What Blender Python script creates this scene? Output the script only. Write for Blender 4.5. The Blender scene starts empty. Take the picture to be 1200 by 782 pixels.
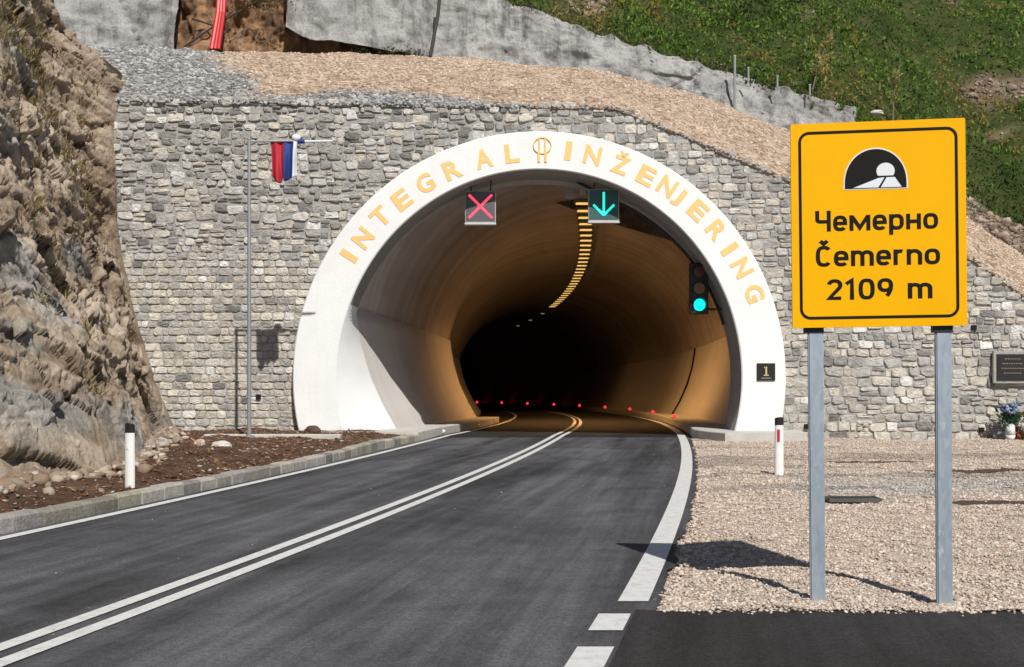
import bpy, bmesh, math, random
import numpy as np
R = math.radians
random.seed(7); rng = np.random.default_rng(11)
scene = bpy.context.scene
col = scene.collection

# ------------------------------------------------------------------ camera, sky, sun, exposure
F = 1350.0; HY = 445.0; CAMZ = 1.6           # focal length in photo pixels, horizon row, eye height
cam_data = bpy.data.cameras.new('camera'); cam = bpy.data.objects.new('camera', cam_data); col.objects.link(cam)
cam.location = (0, 0, CAMZ); cam.rotation_euler = (R(90), 0, 0)
cam_data.sensor_width = 36; cam_data.lens = 36*F/1200; cam_data.shift_y = (HY-391)/1200
cam_data.clip_end = 2000; scene.camera = cam

SX, SY = -0.285, 0.90                          # horizontal travel of sunlight per metre of fall
world = bpy.data.worlds.new('World'); scene.world = world; world.use_nodes = True
wn = world.node_tree; wn.nodes.clear()
sky = wn.nodes.new('ShaderNodeTexSky'); sky.sky_type = 'NISHITA'; sky.sun_disc = False
hl = math.hypot(SX, SY); EL = math.atan2(1, hl)
sky.sun_elevation = EL; sky.sun_rotation = math.atan2(-SX, -SY)
sky.altitude = 900; sky.air_density = 1.0; sky.dust_density = 0.8; sky.ozone_density = 1.0
bg = wn.nodes.new('ShaderNodeBackground'); bg.inputs['Strength'].default_value = 0.058
wo = wn.nodes.new('ShaderNodeOutputWorld')
wn.links.new(sky.outputs[0], bg.inputs[0]); wn.links.new(bg.outputs[0], wo.inputs[0])
sl = bpy.data.lights.new('sun', 'SUN'); sl.energy = 4.85; sl.angle = R(0.5); sl.color = (1, .955, .88)
so = bpy.data.objects.new('sun', sl); col.objects.link(so)
from mathutils import Vector, Matrix
so.rotation_euler = Vector((SX, SY, -1)).to_track_quat('-Z', 'Y').to_euler()
scene.view_settings.view_transform = 'Standard'; scene.view_settings.look = 'None'
scene.view_settings.exposure = 0.0; scene.view_settings.gamma = 1
scene.view_settings.use_curve_mapping = False
scene.cycles.diffuse_bounces = 8; scene.cycles.max_bounces = 12

# ------------------------------------------------------------------ helpers
def P(px, py, D):
    return ((px-600)/F*D, D, CAMZ+(HY-py)/F*D)

def lerp_tab(tab, x):
    xs = [t[0] for t in tab]; ys = [t[1] for t in tab]
    return np.interp(x, xs, ys)

def _hash(ix, iy, iz, seed):
    h = (ix.astype(np.int64)*374761393 + iy.astype(np.int64)*668265263 + iz.astype(np.int64)*2147483647 + seed*974634777)
    h = (h ^ (h >> 13))*1274126177
    h = h ^ (h >> 16)
    return (h & 0xFFFFFF)/float(0xFFFFFF)

def vnoise(p, seed=0):
    p = np.asarray(p, float); i = np.floor(p).astype(np.int64); f = p-i
    u = f*f*(3-2*f); r = 0
    for dx in (0, 1):
        for dy in (0, 1):
            for dz in (0, 1):
                w = (u[:, 0] if dx else 1-u[:, 0])*(u[:, 1] if dy else 1-u[:, 1])*(u[:, 2] if dz else 1-u[:, 2])
                r = r + w*_hash(i[:, 0]+dx, i[:, 1]+dy, i[:, 2]+dz, seed)
    return r*2-1

def fbm(p, octv=4, seed=0, gain=.5):
    a = 1.0; s = 0; p = np.asarray(p, float).copy()
    for k in range(octv):
        s = s+a*vnoise(p, seed+k); p = p*2.03; a *= gain
    return s

def voro(p, seed=0):
    """distance to the nearest and second nearest feature, and a random value of the cell"""
    p = np.asarray(p, float); i = np.floor(p).astype(np.int64)
    b1 = np.full(len(p), 9.); b2 = np.full(len(p), 9.); val = np.zeros(len(p))
    for dx in (-1, 0, 1):
        for dy in (-1, 0, 1):
            for dz in (-1, 0, 1):
                c = i+np.array([dx, dy, dz])
                o = np.stack([_hash(c[:, 0], c[:, 1], c[:, 2], seed+k) for k in (1, 2, 3)], 1)
                d = np.linalg.norm(c+o-p, axis=1)
                v = _hash(c[:, 0], c[:, 1], c[:, 2], seed+5)
                near = d < b1
                b2 = np.where(near, b1, np.minimum(b2, d)); val = np.where(near, v, val); b1 = np.where(near, d, b1)
    return b1, b2, val

def link(name, me, mat=None, parent=None, smooth=False):
    o = bpy.data.objects.new(name, me); col.objects.link(o)
    if mat is not None:
        for m in (mat if isinstance(mat, (list, tuple)) else [mat]): me.materials.append(m)
    if parent is not None: o.parent = parent
    if smooth: me.polygons.foreach_set('use_smooth', [True]*len(me.polygons))
    return o

def mesh(name, verts, faces, mat=None, parent=None, smooth=False, colors=None):
    me = bpy.data.meshes.new(name)
    verts = np.asarray(verts, float)
    if isinstance(faces, np.ndarray):
        n, k = faces.shape
        me.vertices.add(len(verts)); me.vertices.foreach_set('co', verts.ravel())
        me.loops.add(n*k); me.loops.foreach_set('vertex_index', faces.ravel().astype(np.int32))
        me.polygons.add(n); me.polygons.foreach_set('loop_start', np.arange(0, n*k, k, dtype=np.int32))
        me.update(calc_edges=True)
    else:
        me.from_pydata(verts.tolist(), [], faces)
    if colors is not None:
        a = me.color_attributes.new('tint', 'FLOAT_COLOR', 'POINT')
        c = np.ones((len(verts), 4)); c[:, :3] = colors
        a.data.foreach_set('color', c.ravel())
    me.validate(); me.update()
    return link(name, me, mat, parent, smooth)

def grid_faces(nu, nv):
    a = np.arange(nu*nv).reshape(nu, nv)
    return np.stack([a[:-1, :-1], a[1:, :-1], a[1:, 1:], a[:-1, 1:]], -1).reshape(-1, 4)

def bm_obj(name, bm, mat=None, parent=None, smooth=False, bevel=0):
    if bevel:
        bmesh.ops.bevel(bm, geom=list(bm.edges), offset=bevel, segments=2, profile=.5, affect='EDGES')
    bmesh.ops.recalc_face_normals(bm, faces=list(bm.faces))
    me = bpy.data.meshes.new(name); bm.to_mesh(me); bm.free()
    return link(name, me, mat, parent, smooth)

def add_box(bm, c, s, rot=None):
    vs = bmesh.ops.create_cube(bm, size=1)['verts']
    bmesh.ops.scale(bm, vec=s, verts=vs)
    if rot is not None: bmesh.ops.rotate(bm, cent=(0, 0, 0), matrix=rot, verts=vs)
    bmesh.ops.translate(bm, vec=c, verts=vs)
    return vs

def box(name, c, s, mat, parent=None, bevel=0, rot=None):
    bm = bmesh.new(); add_box(bm, c, s, rot); return bm_obj(name, bm, mat, parent, bevel=bevel)

def add_cyl(bm, p0, p1, r0, r1=None, seg=12):
    p0 = Vector(p0); p1 = Vector(p1); r1 = r0 if r1 is None else r1
    d = p1-p0
    q = Vector((0, 0, 1)).rotation_difference(d.normalized()).to_matrix().to_4x4()
    M = Matrix.Translation((p0+p1)/2) @ q
    bmesh.ops.create_cone(bm, cap_ends=True, segments=seg, radius1=r0, radius2=r1, depth=d.length, matrix=M)

def add_tube(bm, pts, r, seg=8):
    for a, b in zip(pts[:-1], pts[1:]): add_cyl(bm, a, b, r, r, seg)

def empty(name, loc=(0, 0, 0), rot=(0, 0, 0)):
    o = bpy.data.objects.new(name, None); col.objects.link(o); o.location = loc; o.rotation_euler = rot
    o.empty_display_size = .1
    return o

def tag(o, label=None, cat=None, group=None, kind=None):
    if label: o['label'] = label
    if cat: o['category'] = cat
    if group: o['group'] = group
    if kind: o['kind'] = kind
    return o

# ------------------------------------------------------------------ materials
class NT:
    def __init__(s, name):
        s.m = bpy.data.materials.new(name); s.m.use_nodes = True; s.t = s.m.node_tree
        s.b = s.t.nodes['Principled BSDF']; s.out = s.t.nodes['Material Output']
    def n(s, typ, **kw):
        x = s.t.nodes.new(typ)
        for k, v in kw.items(): setattr(x, k, v)
        return x
    def l(s, a, b): s.t.links.new(a, b)
    def coord(s, scale=(1, 1, 1), rot=(0, 0, 0), kind='Object'):
        tc = s.n('ShaderNodeTexCoord'); mp = s.n('ShaderNodeMapping')
        mp.inputs['Scale'].default_value = scale; mp.inputs['Rotation'].default_value = rot
        s.l(tc.outputs[kind], mp.inputs[0]); return mp.outputs[0]
    def streak(s, deg, scale):
        a = s.coord(rot=(0, 0, R(deg))); mp = s.n('ShaderNodeMapping'); mp.inputs['Scale'].default_value = scale
        s.l(a, mp.inputs[0]); return mp.outputs[0]
    def noise(s, vec, scale, detail=6, rough=.6, dist=0):
        x = s.n('ShaderNodeTexNoise'); x.inputs['Scale'].default_value = scale; x.inputs['Detail'].default_value = detail
        x.inputs['Roughness'].default_value = rough; x.inputs['Distortion'].default_value = dist
        if vec is not None: s.l(vec, x.inputs['Vector'])
        return x.outputs['Fac']
    def vor(s, vec, scale, feature='F1', out='Color'):
        x = s.n('ShaderNodeTexVoronoi', feature=feature); x.inputs['Scale'].default_value = scale
        s.l(vec, x.inputs['Vector']); return x.outputs[out]
    def ramp(s, fac, stops):
        x = s.n('ShaderNodeValToRGB'); e = x.color_ramp.elements
        while len(e) < len(stops): e.new(.5)
        for el, (p, c) in zip(e, stops): el.position = p; el.color = (*c, 1) if len(c) == 3 else c
        s.l(fac, x.inputs[0]); return x.outputs[0]
    def mix(s, fac, a, b, mode='MIX'):
        x = s.n('ShaderNodeMix', data_type='RGBA', blend_type=mode)
        for sock, v in ((x.inputs[0], fac), (x.inputs[6], a), (x.inputs[7], b)):
            if isinstance(v, (int, float)): sock.default_value = v
            elif isinstance(v, tuple): sock.default_value = (*v, 1)
            else: s.l(v, sock)
        return x.outputs[2]
    def math(s, op, a, b=0.0):
        x = s.n('ShaderNodeMath', operation=op)
        for sock, v in zip(x.inputs, (a, b)):
            if isinstance(v, (int, float)): sock.default_value = v
            else: s.l(v, sock)
        return x.outputs[0]
    def attr(s, name):
        x = s.n('ShaderNodeAttribute'); x.attribute_name = name; return x.outputs['Color']
    def bump(s, h, dist=.02, strength=1, prev=None):
        x = s.n('ShaderNodeBump'); x.inputs['Distance'].default_value = dist; x.inputs['Strength'].default_value = strength
        s.l(h, x.inputs['Height'])
        if prev is not None: s.l(prev, x.inputs['Normal'])
        s.l(x.outputs[0], s.b.inputs['Normal']); return x.outputs[0]
    def set(s, color=None, rough=None, metal=None, spec=None):
        if color is not None:
            if isinstance(color, tuple): s.b.inputs['Base Color'].default_value = (*color, 1)
            else: s.l(color, s.b.inputs['Base Color'])
        if rough is not None:
            if isinstance(rough, (int, float)): s.b.inputs['Roughness'].default_value = rough
            else: s.l(rough, s.b.inputs['Roughness'])
        if metal is not None: s.b.inputs['Metallic'].default_value = metal
        if spec is not None: s.b.inputs['Specular IOR Level'].default_value = spec
        return s.m

def simple(name, c, rough=.6, metal=0, var=.15, scale=6, bump=0):
    k = NT(name); v = k.coord()
    n = k.noise(v, scale, 5)
    k.set(k.mix(n, tuple(x*(1-var) for x in c), tuple(min(1, x*(1+var)) for x in c)), rough, metal)
    if bump: k.bump(k.noise(v, scale*6, 5), bump)
    return k.m

def emit(name, c, s):
    k = NT(name); k.set(tuple(min(.8, x) for x in c), .4)
    k.b.inputs['Emission Color'].default_value = (*c, 1); k.b.inputs['Emission Strength'].default_value = s
    return k.m

def m_asphalt(name, lo, hi, tint=(.97, .985, 1.12)):
    k = NT(name); v = k.coord()
    big = k.noise(k.streak(10, (.8, .06, 1)), 1.0, 7, .62, .4); thin = k.noise(k.streak(10, (5, .22, 1)), 1.0, 5, .7, .2)   # long wheel-track streaks along the travel direction
    patch = k.noise(v, .45, 7, .66, .9)
    mid = k.noise(v, 2.4, 6, .7, .4)
    fine = k.noise(v, 70, 4, .7)
    f = k.math('ADD', k.math('ADD', k.math('MULTIPLY', big, .46), k.math('MULTIPLY', patch, .22)), k.math('ADD', k.math('MULTIPLY', mid, .12), k.math('MULTIPLY', thin, .20)))
    grain = k.noise(v, 24, 3, .6)
    c = k.ramp(f, [(.42, tuple(lo*t for t in tint)), (.5, tuple((lo*.6+hi*.4)*t for t in tint)), (.59, tuple(hi*t for t in tint))])
    c = k.mix(1.0, c, k.ramp(fine, [(.3, (.5,)*3), (.7, (1.5,)*3)]), 'MULTIPLY'); c = k.mix(1.0, c, k.ramp(grain, [(.35, (.8,)*3), (.65, (1.2,)*3)]), 'MULTIPLY')
    pale = k.ramp(k.noise(v, 120, 2, .5), [(.66, (0, 0, 0)), (.72, (1, 1, 1))])
    c = k.mix(k.math('MULTIPLY', pale, .35), c, (.12, .115, .11))
    k.set(c, k.ramp(patch, [(.3, (.65,)*3), (.7, (.85,)*3)]), spec=.22)
    k.bump(fine, .005)
    return k.m

def m_gravel():
    k = NT('gravel'); v = k.coord()
    cells = k.vor(v, 38, 'F1', 'Color')
    sep = k.n('ShaderNodeSeparateColor'); k.l(cells, sep.inputs[0])
    c = k.ramp(sep.outputs[0], [(0, (.29, .225, .18)), (.3, (.42, .34, .275)), (.7, (.53, .44, .36)), (1, (.62, .54, .47))])
    big = k.noise(v, .5, 6, .65)
    c = k.mix(k.ramp(big, [(.4, (0, 0, 0)), (.65, (.45,)*3)]), c, (.36, .31, .26))
    grey = k.noise(k.coord((.12, .35, 1)), 1, 4)
    c = k.mix(k.ramp(grey, [(.5, (0, 0, 0)), (.62, (.7,)*3)]), c, k.mix(sep.outputs[1], (.28, .25, .23), (.46, .42, .38)))
    k.set(c, .95, spec=.15)
    d = k.vor(v, 38, 'F1', 'Distance')
    b = k.bump(k.math('SUBTRACT', 1.0, d), .012)
    k.bump(k.noise(v, 8, 5), .02, 1, b)
    return k.m

def m_tint(name, rough=.9, nscale=14, var=.25, bump=.01, spec=.2, translucent=0):
    """colour carried by each stone, pebble or leaf, with fine mottling"""
    k = NT(name); v = k.coord(); a = k.attr('tint')
    n = k.noise(v, nscale, 6, .65)
    c = k.mix(1.0, a, k.ramp(n, [(.25, (1-var,)*3), (.75, (1+var,)*3)]), 'MULTIPLY')
    k.set(c, rough, spec=spec)
    if bump: k.bump(k.noise(v, nscale*2.5, 5, .7), bump)
    if translucent:
        tr = k.n('ShaderNodeBsdfTranslucent'); k.l(c, tr.inputs[0])
        mx = k.n('ShaderNodeMixShader'); mx.inputs[0].default_value = translucent
        k.l(k.b.outputs[0], mx.inputs[1]); k.l(tr.outputs[0], mx.inputs[2]); k.l(mx.outputs[0], k.out.inputs[0])
    return k.m

def m_rock():
    k = NT('cliff_rock'); v = k.coord()
    s3 = k.noise(v, 6, 8, .72); s4 = k.noise(v, 26, 5, .7)
    c = k.mix(1.0, k.attr('tint'), k.ramp(s3, [(.3, (.76, .74, .72)), (.7, (1.22, 1.2, 1.17))]), 'MULTIPLY')
    c = k.mix(1.0, c, k.ramp(s4, [(.3, (.8,)*3), (.7, (1.2,)*3)]), 'MULTIPLY')
    rust = k.noise(v, 1.3, 6, .7)
    c = k.mix(k.ramp(rust, [(.58, (0, 0, 0)), (.72, (.5,)*3)]), c, (.34, .22, .12))
    k.set(c, .95, spec=.15)
    b = k.bump(s3, .06)
    k.bump(s4, .02, 1, b)
    return k.m

def m_shotcrete():
    k = NT('sprayed_concrete'); v = k.coord()
    a = k.noise(v, .55, 7, .65, .4); streak = k.noise(k.coord((1.2, 1.2, .12)), 1.6, 6, .7)
    c = k.ramp(a, [(.3, (.25, .25, .25)), (.5, (.40, .395, .385)), (.7, (.52, .515, .50))])
    c = k.mix(k.ramp(streak, [(.48, (0, 0, 0)), (.66, (.85,)*3)]), c, (.14, .13, .125))
    spots = k.noise(v, 4, 6, .7)
    c = k.mix(k.ramp(spots, [(.62, (0, 0, 0)), (.7, (.6,)*3)]), c, (.13, .125, .12))
    gr = k.noise(v, 14, 6, .75); c = k.mix(1.0, c, k.ramp(gr, [(.3, (.72,)*3), (.7, (1.25,)*3)]), 'MULTIPLY')
    k.set(c, .95, spec=.2); b = k.bump(k.noise(v, 5, 8, .75), .09); k.bump(gr, .03, 1, b); return k.m

def m_lining(name, lo, hi):
    k = NT(name)
    uv = k.coord((1, 1, 1), kind='UV')
    mp1 = k.n('ShaderNodeMapping'); mp1.inputs['Scale'].default_value = (1.1, .10, 1); k.l(uv, mp1.inputs[0])
    a = k.noise(mp1.outputs[0], 1, 7, .65, .3)
    mp2 = k.n('ShaderNodeMapping'); mp2.inputs['Scale'].default_value = (.15, .7, 1); k.l(uv, mp2.inputs[0])
    b = k.noise(mp2.outputs[0], 1, 5, .6)
    f = k.math('ADD', k.math('MULTIPLY', a, .7), k.math('MULTIPLY', b, .3))
    c = k.ramp(f, [(.38, lo), (.62, hi)])
    k.set(c, .85, spec=.15); k.bump(a, .01); return k.m

M = {}
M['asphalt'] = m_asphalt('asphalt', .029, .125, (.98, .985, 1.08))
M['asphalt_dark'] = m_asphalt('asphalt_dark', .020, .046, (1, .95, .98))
M['asphalt_in'] = m_asphalt('asphalt_tunnel_shade', .02, .035, (1, .97, .95))  # tunnel shade put into the colour, as sun still reaches this floor
M['gravel'] = m_gravel()
M['pebble'] = m_tint('pebble', .9, 30, .15, 0)
M['stone'] = m_tint('wall_stone', .92, 9, .34, .02)
M['rubble'] = m_tint('rubble', .92, 10, .25, .0)
M['leaf'] = m_tint('leaf', .75, 5, .2, 0, .2, .3)
M['rock'] = m_rock(); M['shotcrete'] = m_shotcrete()
M['mortar'] = simple('mortar', (.345, .335, .315), .95, 0, .35, 5, .02)
M['concrete'] = simple('concrete', (.50, .485, .455), .9, 0, .3, 3, .01)
M['kerb'] = simple('kerb_concrete', (.30, .285, .26), .9, 0, .45, 3.2, .015)
M['kerb_dark'] = simple('kerb_joint', (.06, .055, .05), .95)
M['lining'] = m_lining('tunnel_lining', (.38, .35, .33), (.60, .565, .54))
M['panel'] = m_lining('tunnel_wall_panel', (.60, .57, .54), (.66, .63, .60))
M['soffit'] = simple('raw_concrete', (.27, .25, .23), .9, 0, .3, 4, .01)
M['steel_dark'] = simple('dark_steel', (.03, .03, .033), .5, .3, .3)
M['black'] = simple('black_paint', (.012, .012, .013), .45)
M['sign_black'] = simple('sign_black', (.012, .010, .010), .6, 0, .1); M['sign_black'].node_tree.nodes['Principled BSDF'].inputs['Specular IOR Level'].default_value = .12
M['void'] = simple('hole_dark', (.006, .006, .006), .95)
M['grey_case'] = simple('grey_case', (.42, .41, .41), .5, 0, .15)
M['light_metal'] = simple('light_metal', (.62, .62, .62), .45, .2)
M['red_cloth'] = simple('red_cloth', (.44, .016, .028), .75, 0, .25, 8)
M['blue_cloth'] = simple('blue_cloth', (.016, .042, .22), .75, 0, .25, 8)
M['white_cloth'] = simple('white_cloth', (.72, .73, .78), .75, 0, .1, 8)
M['reflector_red'] = simple('reflector_red', (.55, .015, .03), .3)
M['post_white'] = simple('post_white', (.78, .78, .77), .5, 0, .06, 8)
M['soil'] = None

k = NT('paint_white'); v = k.coord()
n = k.noise(v, 1.2, 7, .6); st = k.noise(k.coord((3, 3, .25)), 1.5, 6, .65)
c = k.ramp(n, [(.3, (.76, .77, .77)), (.7, (.84, .84, .835))])
c = k.mix(k.ramp(st, [(.58, (0, 0, 0)), (.78, (.28,)*3)]), c, (.55, .54, .51))
sx_ = k.n('ShaderNodeSeparateXYZ'); k.l(v, sx_.inputs[0])
spl = k.math('SUBTRACT', k.math('MULTIPLY', k.noise(v, 5, 8, .75), 1.5), k.math('MULTIPLY', sx_.outputs[2], 1.1))   # road spray on the lowest half metre
c = k.mix(k.ramp(spl, [(.35, (0, 0, 0)), (.9, (.7,)*3)]), c, (.36, .31, .26))
k.set(c, .7, spec=.3); k.bump(k.noise(v, 12, 5), .006); M['ring_white'] = k.m

k = NT('road_paint'); v = k.coord()
wear = k.noise(v, 9, 8, .75); wear2 = k.noise(v, 55, 4, .7)
c = k.mix(k.ramp(wear, [(.3, (.55,)*3), (.52, (0, 0, 0))]), (.66, .66, .65), (.30, .30, .30))
c = k.mix(k.ramp(wear2, [(.28, (.7,)*3), (.42, (0, 0, 0))]), c, (.22, .22, .22))
k.set(c, .6); k.bump(wear2, .003); M['paint'] = k.m

k = NT('letter_ochre'); v = k.coord(); k.set(k.mix(k.noise(v, 5, 5), (.84, .50, .16), (.92, .61, .25)), .55); M['letter'] = k.m
k = NT('sign_yellow'); v = k.coord()
k.set(k.mix(k.noise(v, 2.2, 6), (.82, .40, .0), (.92, .465, .0)), .5, spec=.12); M['yellow'] = k.m
k = NT('galvanised'); v = k.coord((1, 1, .35))
sp = k.vor(v, 34, 'F1', 'Color'); sq = k.n('ShaderNodeSeparateColor'); k.l(sp, sq.inputs[0])
c = k.mix(k.math('MULTIPLY', sq.outputs[0], .5), (.36, .42, .49), (.52, .58, .64))
c = k.mix(k.ramp(k.noise(v, 7, 6, .7), [(.55, (0, 0, 0)), (.7, (.6,)*3)]), c, (.27, .33, .41)); c = k.mix(k.ramp(k.noise(k.coord((1, 1, .5)), 11, 6, .75), [(.60, (0, 0, 0)), (.68, (.7,)*3)]), c, (.70, .76, .82))
k.set(c, .5, .55); M['galv'] = k.m
k = NT('pole_grey'); M['pole'] = k.set((.34, .35, .36), .5, .4)

k = NT('brown_soil'); v = k.coord()
a = k.noise(v, 2.2, 8, .7); b = k.noise(v, 18, 6, .75)
c = k.ramp(a, [(.3, (.045, .027, .019)), (.5, (.115, .066, .045)), (.7, (.20, .125, .088))])
c = k.mix(k.ramp(b, [(.55, (0, 0, 0)), (.72, (.8,)*3)]), c, (.26, .17, .12))
k.set(c, .95, spec=.15); k.bump(b, .05); M['soil'] = k.m

k = NT('fill_gravel'); v = k.coord(); mask = k.attr('tint')
sep = k.n('ShaderNodeSeparateColor'); k.l(k.vor(v, 9, 'F1', 'Color'), sep.inputs[0])
br = k.ramp(sep.outputs[0], [(0, (.22, .155, .11)), (.5, (.43, .32, .235)), (1, (.56, .45, .35))])
gr = k.ramp(sep.outputs[0], [(0, (.10, .10, .10)), (.5, (.24, .235, .23)), (1, (.38, .375, .36))])
ms = k.n('ShaderNodeSeparateColor'); k.l(mask, ms.inputs[0])
c = k.mix(ms.outputs[0], br, gr)
c = k.mix(1.0, c, k.ramp(k.noise(v, 1.2, 7, .65), [(.3, (.75,)*3), (.7, (1.2,)*3)]), 'MULTIPLY')
k.set(c, .95, spec=.15)
b = k.bump(k.math('SUBTRACT', 1.0, k.vor(v, 9, 'F1', 'Distance')), .05); k.bump(k.noise(v, 3, 7, .7), .06, 1, b); M['fill'] = k.m

k = NT('hill_ground'); v = k.coord(); ms = k.n('ShaderNodeSeparateColor'); k.l(k.attr('tint'), ms.inputs[0])
g = k.ramp(k.noise(v, .8, 8, .7), [(.3, (.018, .030, .008)), (.5, (.045, .065, .018)), (.7, (.09, .085, .035))])
br = k.ramp(k.noise(v, 1.4, 8, .75), [(.3, (.09, .06, .045)), (.5, (.19, .135, .10)), (.7, (.34, .27, .21))])
k.set(k.mix(ms.outputs[0], g, br), .95, spec=.1); k.bump(k.noise(v, 4, 8, .75), .12); M['hill'] = k.m

k = NT('recess_rock'); v = k.coord()
c = k.ramp(k.noise(k.coord((1, 1, .35)), 1.1, 8, .7, .5), [(.3, (.05, .035, .027)), (.45, (.20, .11, .058)), (.58, (.38, .22, .115)), (.75, (.38, .33, .28))])
k.set(c, .95); k.bump(k.noise(v, 3, 8, .75), .15); M['recess'] = k.m

# ------------------------------------------------------------------ the ground plan
def cx(D):  t = np.asarray(D, float)-31.0; return 1.1+.125*t-t*t/580.0       # middle of the road
def zf(D):  return -.015*np.maximum(0, np.asarray(D, float)-33.0)            # road level, falling inside the tunnel
RIGHT, LEFT = 3.50, -3.15                                                     # edge lines from the middle

def strip(name, D0, D1, o0, o1, mat, z=0.0, step=.5, kind='structure', jit=0, parent=None):
    D = np.arange(D0, D1+1e-6, step) if D1-D0 > step else np.array([D0, D1])
    if D[-1] < D1-1e-6: D = np.append(D, D1)
    f0 = o0 if callable(o0) else (lambda d: np.full_like(d, o0)); f1 = o1 if callable(o1) else (lambda d: np.full_like(d, o1))
    n = 2
    A = np.stack([cx(D)+f0(D), D, zf(D)+z], 1); B = np.stack([cx(D)+f1(D), D, zf(D)+z], 1)
    V = np.concatenate([A, B]); m = len(D); i = np.arange(m-1)
    Fc = np.stack([i, m+i, m+i+1, i+1], 1)
    o = mesh(name, V, Fc, mat, parent)
    if kind: o['kind'] = kind
    return o

def edge_r(D):   # ragged right edge of the tarmac
    D = np.asarray(D, float); p = np.stack([D*1.6, D*0, D*0], 1)
    p2 = np.stack([D*7, D*0+3, D*0], 1)
    return 3.50+.20+.05*vnoise(p, 3)+.04*vnoise(p2, 4)
def edge_near(X):
    X = np.asarray(X, float); p = np.stack([X*1.3, X*0, X*0], 1)
    return 7.98+.05*vnoise(p, 6)+.03*vnoise(p*4, 8)

GX = np.linspace(-120, 120, 3)
g = mesh('ground', [(-150, -150, -.12), (150, -150, -.12), (150, 31.5, -.12), (-150, 31.5, -.12)], [(0, 1, 2, 3)], M['gravel']); g['kind'] = 'structure'
strip('road', -40, 31.9, -3.45, edge_r, M['asphalt'], 0.0, .12)
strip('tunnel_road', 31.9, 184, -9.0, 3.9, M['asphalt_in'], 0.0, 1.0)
# side road in the foreground, its far edge slightly uneven
nu, nv = 260, 60
tt = np.linspace(0, 1, nv); uu = np.linspace(0, 1, nu)**2
Dn = -25+33.0*tt
UU, TT = np.meshgrid(uu, tt, indexing='ij')
XX = 0*UU; YY = 0*UU
for j in range(nv):
    xs_ = float(cx(Dn[j]))+3.55+uu*(60-float(cx(Dn[j]))-3.55)
    XX[:, j] = xs_; YY[:, j] = Dn[j]+(edge_near(xs_)-8.0)*tt[j]
sr = mesh('side_road', np.stack([XX.ravel(), YY.ravel(), 0*XX.ravel()+.004], 1), grid_faces(nu, nv), M['asphalt_dark']); sr['kind'] = 'structure'

# painted markings
Z1 = .008
strip('road_marking', -40, 183, -.19, -.06, M['paint'], Z1, .3); strip('road_marking', -40, 183, .06, .19, M['paint'], Z1, .3)
strip('road_marking', -40, 183, LEFT-.075, LEFT+.075, M['paint'], Z1, .3)
strip('road_marking', 8.28, 183, RIGHT-.11, RIGHT+.11, M['paint'], Z1, .3)
for d in (7.32, 6.35, 5.4, 4.4):
    strip('road_marking', d, d+.52, RIGHT-.19, RIGHT+.03, M['paint'], Z1, .26)

# gravel verge on the right
nu, nv = 130, 150
u = np.linspace(0, 1, nu); t = np.linspace(0, 1, nv)**1.0
Dg = 7.86+(31.0-7.86)*t
UU, DD = np.meshgrid(u, Dg, indexing='ij')
x0 = cx(DD)+3.50
XX = x0+(UU**1.5)*(45-x0)
pts = np.stack([XX.ravel(), DD.ravel(), np.zeros(nu*nv)], 1)
zz = .035*fbm(pts*np.array([.8, .8, 1]), 4, 21)+.012*fbm(pts*6, 3, 22)
away = np.clip((XX.ravel()-x0.ravel()-.1)/.5, 0, 1)
pts[:, 2] = np.maximum(-.03+.045*away+zz*(.25+.75*away), np.where((pts[:, 1] < 8.6) & (away > .2), .008, -1))
ff = grid_faces(nu, nv)
pts[:, 2] = np.where(np.tile(np.arange(nv), nu) == 0, -.04, pts[:, 2])
gv = mesh('gravel_verge', pts, ff, M['gravel'], smooth=True); gv['kind'] = 'structure'
def verge_z(x, d):
    p = np.stack([x, d, 0*x], 1)
    z = .035*fbm(p*np.array([.8, .8, 1]), 4, 21)+.012*fbm(p*6, 3, 22)
    aw = np.clip((x-(cx(d)+3.50)-.1)/.5, 0, 1)
    return np.maximum(-.03+.045*aw+z*(.25+.75*aw), np.where((d < 8.6) & (aw > .2), .008, -1))

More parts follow.
